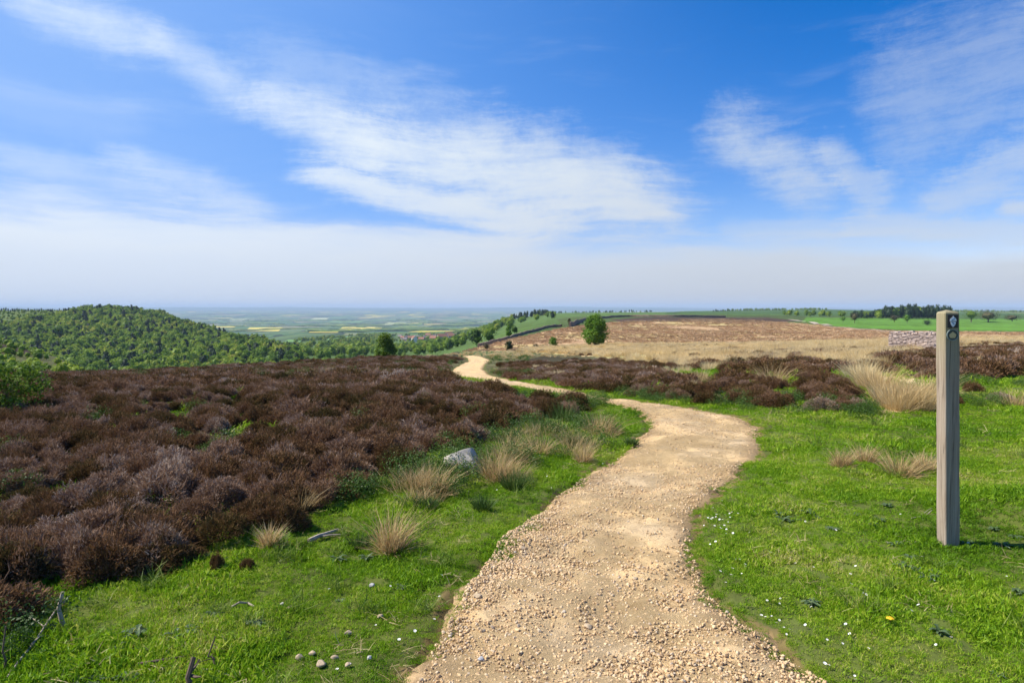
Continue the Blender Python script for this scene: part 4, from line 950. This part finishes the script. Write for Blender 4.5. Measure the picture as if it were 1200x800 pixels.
m_stick = solid_mat('dead_stick', (.40, .33, .25), .9, .4, 20, .002); m_stickd = solid_mat('dark_stick', (.14, .10, .07), .9, .4, 20, .002)
def stick(pa, pb_, ra, rb, lift_a, lift_b, mat, lb, fork=0):
    A, B = at(*pa), at(*pb_)
    A[2] += lift_a; B[2] += lift_b; mid = (A + B) / 2 + rng.normal(0, .02, 3) + [0, 0, .01]; L = np.linalg.norm(B - A)
    O = A.copy(); mb = MB().tube([A - O, (A * .7 + B * .3) - O + rng.normal(0, .01, 3), mid - O, B - O], [ra, ra * .95, (ra + rb) / 2, rb], 7, .5)
    for i in range(fork):
        q = A + (B - A) * rng.uniform(.3, .8); d = (B - A) / L * .4 + rng.normal(0, .5, 3); d[2] = abs(d[2]) * .4
        mb.tube([q - O, q + d * L * .18 - O, q + d * L * .34 + rng.normal(0, .01, 3) - O], [rb * .8, rb * .6, rb * .3], 5, .5)
    mb.build('dead_stick', mat, loc=O, label=lb, cat='stick', group='dead sticks on the left turf' if pa[0] < 600 else None)
stick((77,737),(75,735),.012,.008,-.03,.17,m_stick,'short pale stub of wood standing upright on the left turf',1)
stick((8,800),(66,732),.006,.004,.02,.06,m_stick,'long pale stick leaning across the bottom left turf',3)
stick((4,790),(9,790),.005,.003,0,.22,m_stickd,'thin dark stem standing at the bottom left edge',1)
stick((162,778),(222,770),.007,.005,.01,.012,m_stickd,'dark stick lying flat on the near left turf',1)
stick((220,806),(228,800),.013,.010,.0,.13,m_stickd,'thick broken branch poking up at the bottom left',2)
stick((252,782),(253,781),.005,.003,0,.15,m_stickd,'thin dark upright twig right of the broken branch',3)
stick((230,778),(268,791),.006,.004,.02,.01,m_stick,'pale stick lying beside the broken branch',0)
stick((131,682),(148,666),.006,.004,.02,.12,m_stick,'pale bent twig at the foot of the heather',2)
stick((272,713),(299,713),.006,.005,.01,.012,m_stick,'short pale stick in the middle of the left turf',0)
stick((362,641),(396,625),.016,.010,.02,.02,m_stick,'grey weathered log end lying below the heather edge',1)
stick((1038,633),(1074,636),.005,.003,.01,.02,m_stick,'dry pale stem lying left of the post foot',2)
stick((1068,612),(1092,604),.004,.003,.01,.02,m_stick,'second dry stem lying nearer the post',1)
stick((310,612),(330,590),.007,.004,.05,.2,m_stickd,'dark bare twig sticking out of the heather edge',3)
m_pst = solid_mat('sandy_stone', (.48, .37, .24), .9, .3, 8, .004); m_gst = solid_mat('grey_stone', (.50, .48, .45), .9, .3, 8, .004)
for i, (a, b, wd, m, lb) in enumerate(((366,766,9,m_pst,'sandy stone in the row on the left turf, second from left'),(376,780,15,m_pst,'widest flat sandy stone on the near left turf'),(393,771,10,m_pst,'round sandy stone right of the widest flat stone'),(408,782,9,m_pst,'sandy stone closest to the path among the left turf stones'),
   (408,742,10,m_pst,'sandy stone alone on the left turf above the stone row'),(351,769,10,m_pst,'leftmost long sandy stone of the row on the turf'),(339,715,7,m_pst,'small sandy stone far left on the turf below the tuft'),(331,708,6,m_gst,'small grey stone beside the small sandy one'),
   (436,687,8,m_gst,'grey stone on turf in the middle of the left verge'),(563,776,13,m_gst,'pale grey stone lying on the left side of the gravel path'),(690,736,13,m_pst,'brown stone alone in the middle of the gravel path'),(745,682,9,m_pst,'small brown stone on the smooth part of the path'),
   (433,772,7,m_gst,'grey stone near the path edge on the left turf'),(446,722,8,m_pst,'sandy stone on the turf beside the path edge'),(612,648,9,m_pst,'brown stone at the left edge of the path'),(560,706,11,m_pst,'stone at the frayed left edge of the path'))):
    p = at(a, b); s = wd * p[1] / F
    link('stone', MB().rock((0, 0, .1), (1, .8, .6), 600 + i, 3, .2).mesh('stone', m), loc=p + [0, 0, .012], rz=rng.uniform(0, 6), sc=s, label=lb, cat='stone', group='loose stones')

m_daisy, nt, out = newmat('daisy')
c = ramp(nt, nd(nt, 'ShaderNodeAttribute', attribute_name='rnd').outputs['Fac'], [(0, (.07, .16, .02)), (.3, (.80, .80, .78)), (.8, (.80, .80, .78)), (1, (.7, .5, .03))])
nt.links.new(nd(nt, 'ShaderNodeBsdfPrincipled', {'Base Color': c, 'Roughness': .7}).outputs[0], out.inputs[0])
mb = MB()
for j in range(15):
    a = j / 15 * 6.283; r1, r2 = .003, .0115; wv_ = .0019
    ca, sa = math.cos(a), math.sin(a)
    mb.add([(r1 * ca - wv_ * .5 * -sa, r1 * sa - wv_ * .5 * ca, .038), (r1 * ca + wv_ * .5 * -sa, r1 * sa + wv_ * .5 * ca, .038), (r2 * ca + wv_ * -sa, r2 * sa + wv_ * ca, .040), (r2 * ca - wv_ * -sa, r2 * sa - wv_ * ca, .040)], [(0, 1, 2, 3)], None, .5)
v, t = ico(1); mb.add(v * [.0035, .0035, .002] + [0, 0, .0395], None, t, 1.); mb.tube([(0, 0, -.01), (.001, 0, .038)], [.001, .001], 4, 0.)
dm = mb.mesh('daisy', m_daisy)
dz = [(a, b) for a, b in zip(rng.normal(846, 14, 34), rng.normal(612, 9, 34))] + [(840, 640), (833, 642), (880, 628), (894, 650), (901, 652), (922, 673), (928, 675), (996, 678), (1010, 700), (1013, 704), (953, 715), (957, 717), (892, 722), (898, 723), (905, 722), (912, 726), (918, 742), (923, 745), (921, 748), (968, 757), (993, 737), (998, 746), (1025, 742), (1034, 723), (1135, 640), (1060, 690), (1180, 678), (996, 795), (1003, 797), (1001, 792), (965, 778), (850, 690), (856, 683), (872, 668), (870, 677), (1080, 655), (890, 716)]
dz += list(zip(rng.uniform(835, 1120, 44), rng.uniform(590, 795, 44))) + list(zip(rng.uniform(560, 745, 18), rng.uniform(525, 610, 18))) + list(zip(rng.uniform(380, 520, 14), rng.uniform(660, 790, 14)))
for i, (a, b) in enumerate(dz):
    p = at(a, b)
    if path_sd(np.array([p[0]]), np.array([p[1]]))[0] < .03: continue
    L = a < 780
    o = link('daisy', dm, loc=p, rz=rng.uniform(0, 6), sc=rng.uniform(.42, .72), label='tiny white daisy in the turf on the left verge' if L else 'tiny white daisy in the turf right of the path', cat='daisy', group='daisies on the left verge' if L else 'daisies on the right verge')
    o.rotation_euler = (rng.normal(.25, .2), rng.normal(-.1, .2), rng.uniform(0, 6))
p = at(1043, 736); mb = MB(); v, t = ico(2); n_ = 60
a = rng.uniform(0, 6.28, n_); q_ = rng.uniform(.2, 1, n_)
mb.leaves(np.stack([np.cos(a) * q_ * .017, np.sin(a) * q_ * .017, .045 + .006 * (1 - q_)], 1), np.stack([np.cos(a) * q_ * .6, np.sin(a) * q_ * .6, np.ones(n_)], 1), .014, rng.uniform(0, 1, n_), .35)
m_dand = solid_mat('dandelion_petal', (.80, .50, .02), .7, .15, 200)
dl = link('dandelion', None, loc=p, label='single yellow dandelion in the turf on the near right', cat='dandelion'); mb.build('flower_head', m_dand, dl); MB().tube([(0, 0, -.01), (.002, .001, .044)], [.0018, .0016], 5).build('stem', m_rush, dl)

m_weed = leaf_mat('thistle_leaf', [(0, (.05, .085, .03)), (.5, (.10, .15, .06)), (1, (.20, .26, .12))], .2, 2., .6, .2, .1, .55, .3)
def thistle(n=16, R0=.10, up=.5):
    mb = MB()
    for i in range(n):
        a = i * 2.4 + rng.normal(0, .2); L = R0 * rng.uniform(.6, 1.15); w_ = L * .2; e = rng.uniform(.15, up)
        V, Q = [], []; m_ = 7
        for j in range(m_):
            t_ = j / (m_ - 1); r_ = L * t_; zz = L * (e * 1.6 * t_ - e * 1.3 * t_ * t_) + .004; ww = w_ * math.sin(math.pi * min(1, .12 + t_ * .88)) ** .7 * (1.15 if j % 2 else .62)
            ca, sa = math.cos(a), math.sin(a)
            V += [(r_ * ca + ww * sa, r_ * sa - ww * ca, zz + .25 * ww), (r_ * ca, r_ * sa, zz), (r_ * ca - ww * sa, r_ * sa + ww * ca, zz + .25 * ww)]
        for j in range(m_ - 1): b_ = j * 3; Q += [(b_, b_ + 1, b_ + 4, b_ + 3), (b_ + 1, b_ + 2, b_ + 5, b_ + 4)]
        mb.add(V, Q, None, rng.uniform(0, 1))
    return mb.mesh('thistle', m_weed)
th = [thistle(), thistle(20, .12, .9), thistle(14, .09, 1.2)]
for a, b in [(912,607),(925,603),(934,610),(945,605),(958,608),(918,612),(1003,606),(1022,616),(1032,612),(1050,637),(1075,672),(1060,668),(1085,680),(1110,718),(1150,722),(1192,692),(950,709),(1131,638),(1139,636),(1190,632),(1165,625),(1175,640),(975,622),(1170,788),(1095,676),(1066,655),(1040,596),(1100,744)]:
    p = at(a, b); link('thistle', th[rng.integers(3)], loc=p, rz=rng.uniform(0, 6), sc=rng.uniform(.35, .65), label='grey green thistle rosette in the turf around the post', cat='thistle', group='thistle rosettes on the right turf')
for a, b in [(60,782),(95,770),(110,795),(40,770),(135,760),(150,790),(175,800),(205,748),(225,742),(300,735),(395,655),(430,650),(470,690),(490,615),(400,700),(160,745),(85,800),(250,725)]:
    p = at(a, b); link('weed', th[rng.integers(3)], loc=p, rz=rng.uniform(0, 6), sc=rng.uniform(.35, .65), label='dark leafy weed in the rough turf left of the path', cat='weed', group='weeds on the left turf')

k = 0
for i in range(900):
    a, b = rng.uniform(440, 730), rng.uniform(480, 600)
    if inpoly(np.array([a]), np.array([b]), [(430,585),(470,556),(520,538),(560,524),(600,508),(640,496),(690,486),(722,480),(735,500),(700,522),(640,545),(580,575),(520,600),(450,612)])[0] and k < 34 and rng.uniform() < .5:
        p = at(a, b); q = path_sd(np.array([p[0]]), np.array([p[1]]))[0]
        if q < .35 or (505 < a < 575 and b > 532): continue
        Hh = rng.uniform(.14, .27); m = tussock(130, Hh * .5, Hh * .4, Hh * 1.15, .0038, .5, 1.0)
        m.build('grass_tuft', m_tuft if rng.uniform() < .72 else m_rush, loc=p, label='wispy tuft in the broken fringe between heather and turf', cat='grass tuft', group='wispy fringe tufts left of the path'); k += 1
# bright shrub at the left edge
p = at(8, 490); sh = link('leafy_shrub', None, loc=p, label='bright yellow green leafy shrub at the left edge of the heather', cat='shrub')
cm, cen = crown(.78, 1.25, .05, 'round', 60, 5200, .045, 88, .3); cm.build('foliage', m_leafY, sh); trunk(.6, .9, .05, cen, .015, 14).build('stem', m_bark, sh)
# bilberry and young bracken: low leafy growth along the heather edges
m_bil = leaf_mat('bilberry', [(0, (.025, .05, .01)), (.4, (.06, .12, .015)), (.75, (.11, .19, .025)), (1, (.20, .22, .05))], .3, .5, .45, .3, .3, .5, .3)
bb = [crown(.22, .5, .0, 'round', 26, 1100, .017, 200 + i, .3)[0].mesh('bilberry', m_bil) for i in range(5)]
P, S = [], []
x, y = sample(8.5, 20, 10, 560, 1300); z = h(x, y); a = project(x, y, z)
lowedge = inpoly(a[0], a[1], [(690,474),(700,460),(780,462),(840,468),(900,468),(960,466),(1030,474),(1030,492),(960,490),(900,484),(840,480),(780,473)]) | (inpoly(a[0], a[1], [(1095,444),(1250,440),(1250,482),(1095,482)]) & (fbm(x * .7, y * .7, 7, 3) > .5))
k = lowedge & (path_sd(x, y) > .3); P.append(np.stack([x, y, z], 1)[k]); S.append(rng.uniform(.4, .9, k.sum()))
x, y = sample(3., 12, 9, -150, 760); z = h(x, y); a = project(x, y, z); b = project(x, y, z + .45); inn = inpoly(a[0], a[1], HEATH_L); inn2 = inpoly(b[0], b[1], HEATH_L)
k = (inn ^ inn2 | (rng.uniform(size=len(x)) < .10) & inn) & (fbm(x * .8, y * .8, 9, 3) > .48) & (path_sd(x, y) > .3)
P.append(np.stack([x, y, z], 1)[k]); S.append(rng.uniform(.45, 1.0, k.sum()))
x, y = sample(20, 80, .9, -200, 620); z = h(x, y); a = project(x, y, z)
k = (fbm(x * .1, y * .25, 13, 3) > .54) & (a[1] < 447) & (path_sd(x, y) > .3); P.append(np.stack([x, y, z], 1)[k]); S.append(rng.uniform(.8, 1.5, k.sum()))
P, S = np.concatenate(P), np.concatenate(S)
scatter('bilberry', P, proto_coll('bilberry', bb), 5, rots(len(P), .15), S, 'low green bilberry and bracken along the heather edges', 'undergrowth')

# ================================================================== HAZE
m_haze, nt, out = newmat('haze')
nt.links.new(nd(nt, 'ShaderNodeVolumePrincipled', {'Color': (.62, .80, 1.), 'Density': 6.2e-5, 'Density Attribute': ''}).outputs[0], out.inputs['Volume'])
V = [(x, y, z) for z in (-190, 130) for x, y in ((-50000, -600), (50000, -600), (50000, 30500), (-50000, 30500))]
MB().add(V, [(3, 2, 1, 0), (4, 5, 6, 7), (0, 1, 5, 4), (1, 2, 6, 5), (2, 3, 7, 6), (3, 0, 4, 7)]).build('haze', m_haze, kind='stuff', label='thin blue summer haze over the vale', cat='haze')


# ================================================================== SKY, SUN, CAMERA
w = bpy.data.worlds.new('World'); SC.world = w; w.use_nodes = True; nt = w.node_tree; nt.nodes.clear()
SUN_EL = R(47); sunv = Vector((-.999 * math.cos(SUN_EL), .05 * math.cos(SUN_EL), math.sin(SUN_EL))).normalized()
sky = nd(nt, 'ShaderNodeTexSky', sky_type='NISHITA', sun_disc=False, sun_elevation=SUN_EL, sun_rotation=math.atan2(sunv.x, sunv.y), altitude=250., air_density=1.0, dust_density=.4, ozone_density=2.5)
hs = nd(nt, 'ShaderNodeHueSaturation', {'Hue': .504, 'Saturation': 1.5, 'Value': .9, 'Color': sky.outputs[0]}).outputs[0]
hs = mixc(nt, 1., hs, (1.2, 1.02, 1.24), 'MULTIPLY')
dirv = nd(nt, 'ShaderNodeTexCoord').outputs['Generated']
sx = nd(nt, 'ShaderNodeSeparateXYZ', {0: dirv})
az = mth(nt, 'ARCTAN2', sx.outputs[0], sx.outputs[1]); el = mth(nt, 'ARCSINE', sx.outputs[2])
def azel(px, py):
    u, fy, fz = pix_dir(px, py); n = math.sqrt(u * u + fy * fy + fz * fz)
    return math.atan2(u, fy), math.asin(fz / n)
vec = nd(nt, 'ShaderNodeCombineXYZ', {0: az, 1: el, 2: 0.}).outputs[0]
# drifting cirrus texture: fibres along a slant, warped
warp = nd(nt, 'ShaderNodeTexNoise', {'Vector': vec, 'Scale': 2.2, 'Detail': 3.}).outputs['Color']
wv = nd(nt, 'ShaderNodeVectorMath', {0: warp, 1: (.5, .5, .5)}, operation='SUBTRACT').outputs[0]
wv = nd(nt, 'ShaderNodeVectorMath', {0: wv, 3: .10}, operation='SCALE').outputs[0]
vecw = nd(nt, 'ShaderNodeVectorMath', {0: vec, 1: wv}, operation='ADD').outputs[0]
def fibres(rot, sc, seed):
    m = nd(nt, 'ShaderNodeMapping', {'Vector': vecw, 'Location': (seed, seed * .7, seed), 'Rotation': (0, 0, rot), 'Scale': sc}).outputs[0]
    return noise(nt, 1., 8, m, .62)
f1 = fibres(R(24), (3.6, 26., 1.), 3.1)
f2 = fibres(R(-30), (5., 24., 1.), 8.7)
f3 = noise(nt, 9., 8, vecw, .65)
f4 = noise(nt, 1., 8, nd(nt, 'ShaderNodeMapping', {'Vector': vecw, 'Rotation': (0, 0, R(22)), 'Scale': (8., 62., 1.)}).outputs[0], .7)
fm = mth(nt, 'ADD', mth(nt, 'MULTIPLY', f1, .5), mth(nt, 'MULTIPLY', f4, .5))
ACC = None
def streak(p0, p1, wid, strength, tex, lo=.25, hi=.85, soft=1.2, w1=None, amp=2.6):
    """a soft band between two sky directions, frayed by the fibre noise"""
    global ACC
    (a0, e0), (a1, e1) = azel(*p0), azel(*p1)
    dx, dy = a1 - a0, e1 - e0; L = math.hypot(dx, dy); dx, dy = dx / L, dy / L
    swp = nd(nt, 'ShaderNodeSeparateXYZ', {0: vecw})
    rx = mth(nt, 'SUBTRACT', swp.outputs[0], a0); ry = mth(nt, 'SUBTRACT', swp.outputs[1], e0)
    s = mth(nt, 'DIVIDE', mth(nt, 'ADD', mth(nt, 'MULTIPLY', rx, dx), mth(nt, 'MULTIPLY', ry, dy)), L)
    d = mth(nt, 'SUBTRACT', mth(nt, 'MULTIPLY', ry, dx), mth(nt, 'MULTIPLY', rx, dy))
    ww = wid / F
    if w1 is not None:
        ww = mth(nt, 'MAXIMUM', mth(nt, 'ADD', wid / F, mth(nt, 'MULTIPLY', s, (w1 - wid) / F)), .01)
    across = mth(nt, 'EXPONENT', mth(nt, 'MULTIPLY', mth(nt, 'POWER', mth(nt, 'ABSOLUTE', mth(nt, 'DIVIDE', d, ww)), 2.), -1.))
    q = mth(nt, 'SUBTRACT', mth(nt, 'MULTIPLY', s, 2.), 1.)
    along = mth(nt, 'EXPONENT', mth(nt, 'MULTIPLY', mth(nt, 'POWER', mth(nt, 'ABSOLUTE', q), 6.), -soft))
    body = mth(nt, 'MULTIPLY', across, along)
    t = nd(nt, 'ShaderNodeMapRange', {'Value': mth(nt, 'ADD', body, mth(nt, 'MULTIPLY', mth(nt, 'SUBTRACT', tex, .5), amp)), 'From Min': lo, 'From Max': hi}, interpolation_type='SMOOTHSTEP').outputs[0]
    t = mth(nt, 'MULTIPLY', t, mth(nt, 'MULTIPLY', body, 3., clamp=True))
    r = mth(nt, 'MULTIPLY', t, strength)
    ACC = r if ACC is None else mth(nt, 'SUBTRACT', 1., mth(nt, 'MULTIPLY', mth(nt, 'SUBTRACT', 1., ACC), mth(nt, 'SUBTRACT', 1., r)))
f5 = noise(nt, 22., 12, vecw, .78)
f6 = noise(nt, 1., 10, nd(nt, 'ShaderNodeMapping', {'Vector': vecw, 'Rotation': (0, 0, R(-35)), 'Scale': (7., 44., 1.)}).outputs[0], .72)
fm = mth(nt, 'ADD', mth(nt, 'MULTIPLY', fm, .72), mth(nt, 'MULTIPLY', f5, .28))
fx = mth(nt, 'ADD', mth(nt, 'MULTIPLY', f6, .6), mth(nt, 'MULTIPLY', f5, .4))
streak((-10, -22), (215, 62), 24, .66, fm, .15, 1.35, w1=26)
streak((170, 35), (330, 130), 22, .55, fm, .2, 1.4, w1=26)
streak((290, 105), (470, 190), 26, .78, fm, .2, 1.25, w1=46)
streak((385, 150), (830, 262), 46, .92, fm, .15, 1.15, w1=58)
streak((350, 203), (690, 268), 22, .85, fm, .2, 1.0, w1=20)
streak((500, 150), (760, 205), 46, .35, fx, .25, 1.1)
streak((260, 70), (620, 150), 40, .22, fx, .2, 1.2)
streak((110, 165), (340, 245), 26, .5, fm, .25, 1.25)
streak((-40, 165), (240, 232), 24, .36, fm, .25, 1.25)
streak((-60, 95), (200, 150), 30, .10, fm, .2, 1.1)
streak((-60, 262), (640, 292), 22, .6, fm, .15, .8, w1=24)
streak((820, 120), (985, 235), 36, .66, fx, .2, 1.4, w1=48)
streak((950, 150), (1040, 240), 28, .42, fx, .3, 1.05)
streak((960, 256), (1290, 275), 18, .5, fm, .25, .95)
streak((1060, 245), (1290, 150), 30, .46, fx, .25, 1.1)
streak((1000, 150), (1300, 30), 80, .34, fx, .25, 1.25)
streak((820, 262), (1000, 262), 14, .3, fm, .25, .95)
streak((1172, 241), (1270, 238), 11, .7, fm, .15, 1.2)
streak((560, 328), (900, 325), 12, .3, fm, .3, .9)
# milky veil that thickens to the horizon
front = nd(nt, 'ShaderNodeMapRange', {'Value': sx.outputs[1], 'From Min': -.5, 'From Max': .35, 'To Min': .1}).outputs[0]
veil = nd(nt, 'ShaderNodeMapRange', {'Value': mth(nt, 'ADD', mth(nt, 'ADD', el, mth(nt, 'MULTIPLY', az, .045)), mth(nt, 'MULTIPLY', mth(nt, 'SUBTRACT', f1, .5), -.10)), 'From Min': .128, 'From Max': .062, 'To Max': .92}, interpolation_type='SMOOTHSTEP').outputs[0]
ACC = mth(nt, 'SUBTRACT', 1., mth(nt, 'MULTIPLY', mth(nt, 'SUBTRACT', 1., ACC), mth(nt, 'SUBTRACT', 1., mth(nt, 'MULTIPLY', veil, front))))
wisp = nd(nt, 'ShaderNodeMapRange', {'Value': f1, 'From Min': .5, 'From Max': .9, 'To Max': .2}, interpolation_type='SMOOTHSTEP').outputs[0]
ACC = mth(nt, 'SUBTRACT', 1., mth(nt, 'MULTIPLY', mth(nt, 'SUBTRACT', 1., ACC), mth(nt, 'SUBTRACT', 1., mth(nt, 'MULTIPLY', wisp, front))))
lft = nd(nt, 'ShaderNodeMapRange', {'Value': mth(nt, 'ADD', az, mth(nt, 'MULTIPLY', mth(nt, 'SUBTRACT', f1, .5), .5)), 'From Min': -.05, 'From Max': -.75, 'To Max': .10}, interpolation_type='SMOOTHSTEP').outputs[0]
lft = mth(nt, 'MULTIPLY', lft, front)
ACC = mth(nt, 'SUBTRACT', 1., mth(nt, 'MULTIPLY', mth(nt, 'SUBTRACT', 1., ACC), mth(nt, 'SUBTRACT', 1., lft)))
STR = .1
ccol = ramp(nt, el, [(0, (.40, .425, .485)), (.09, (.48, .51, .565)), (.2, (.52, .56, .61)), (.4, (.55, .59, .64))])
ccol = nd(nt, 'ShaderNodeVectorMath', {0: ccol, 3: 1 / STR}, operation='SCALE').outputs[0]
azt = nd(nt, 'ShaderNodeMapRange', {'Value': az, 'From Min': .5, 'From Max': -.62}, interpolation_type='SMOOTHSTEP').outputs[0]
hs = mixc(nt, mth(nt, 'MULTIPLY', mth(nt, 'MULTIPLY', azt, .80), front), hs, (1.50, 3.15, 6.7))
ccol = mixc(nt, 1., ccol, mixc(nt, azt, (.93, .94, .93), (1.13, 1.17, 1.18)), 'MULTIPLY')
fin = mixc(nt, ACC, hs, ccol)
bg = nd(nt, 'ShaderNodeBackground', {'Color': fin, 'Strength': STR})
nt.links.new(bg.outputs[0], nd(nt, 'ShaderNodeOutputWorld').inputs[0])

sl = bpy.data.lights.new('sun', 'SUN'); sl.energy = 5.0; sl.angle = R(.5); sl.color = (1, .935, .82)
so = link('sun', sl); so.rotation_euler = (-sunv).to_track_quat('-Z', 'Y').to_euler(); so.location = (-40, 10, 60)
cam = bpy.data.cameras.new('camera'); cam.sensor_width = 36; cam.lens = 24; cam.clip_start = .05; cam.clip_end = 90000
co = link('camera', cam); co.location = (0, 0, HC); co.rotation_euler = (math.pi / 2 - PITCH, 0, 0); SC.camera = co
SC.render.engine = 'CYCLES'
SC.view_settings.view_transform = 'Standard'; SC.view_settings.look = 'None'; SC.view_settings.exposure = .55; SC.view_settings.gamma = 1
cy = SC.cycles; cy.max_bounces = 5; cy.diffuse_bounces = 3; cy.glossy_bounces = 2; cy.transmission_bounces = 3; cy.volume_bounces = 0; cy.transparent_max_bounces = 8
cy.use_denoising = True; cy.use_adaptive_sampling = True; cy.adaptive_threshold = .02
try: cy.denoiser = 'OPENIMAGEDENOISE'
except Exception: pass
SC.render.resolution_x, SC.render.resolution_y = 1024, 682
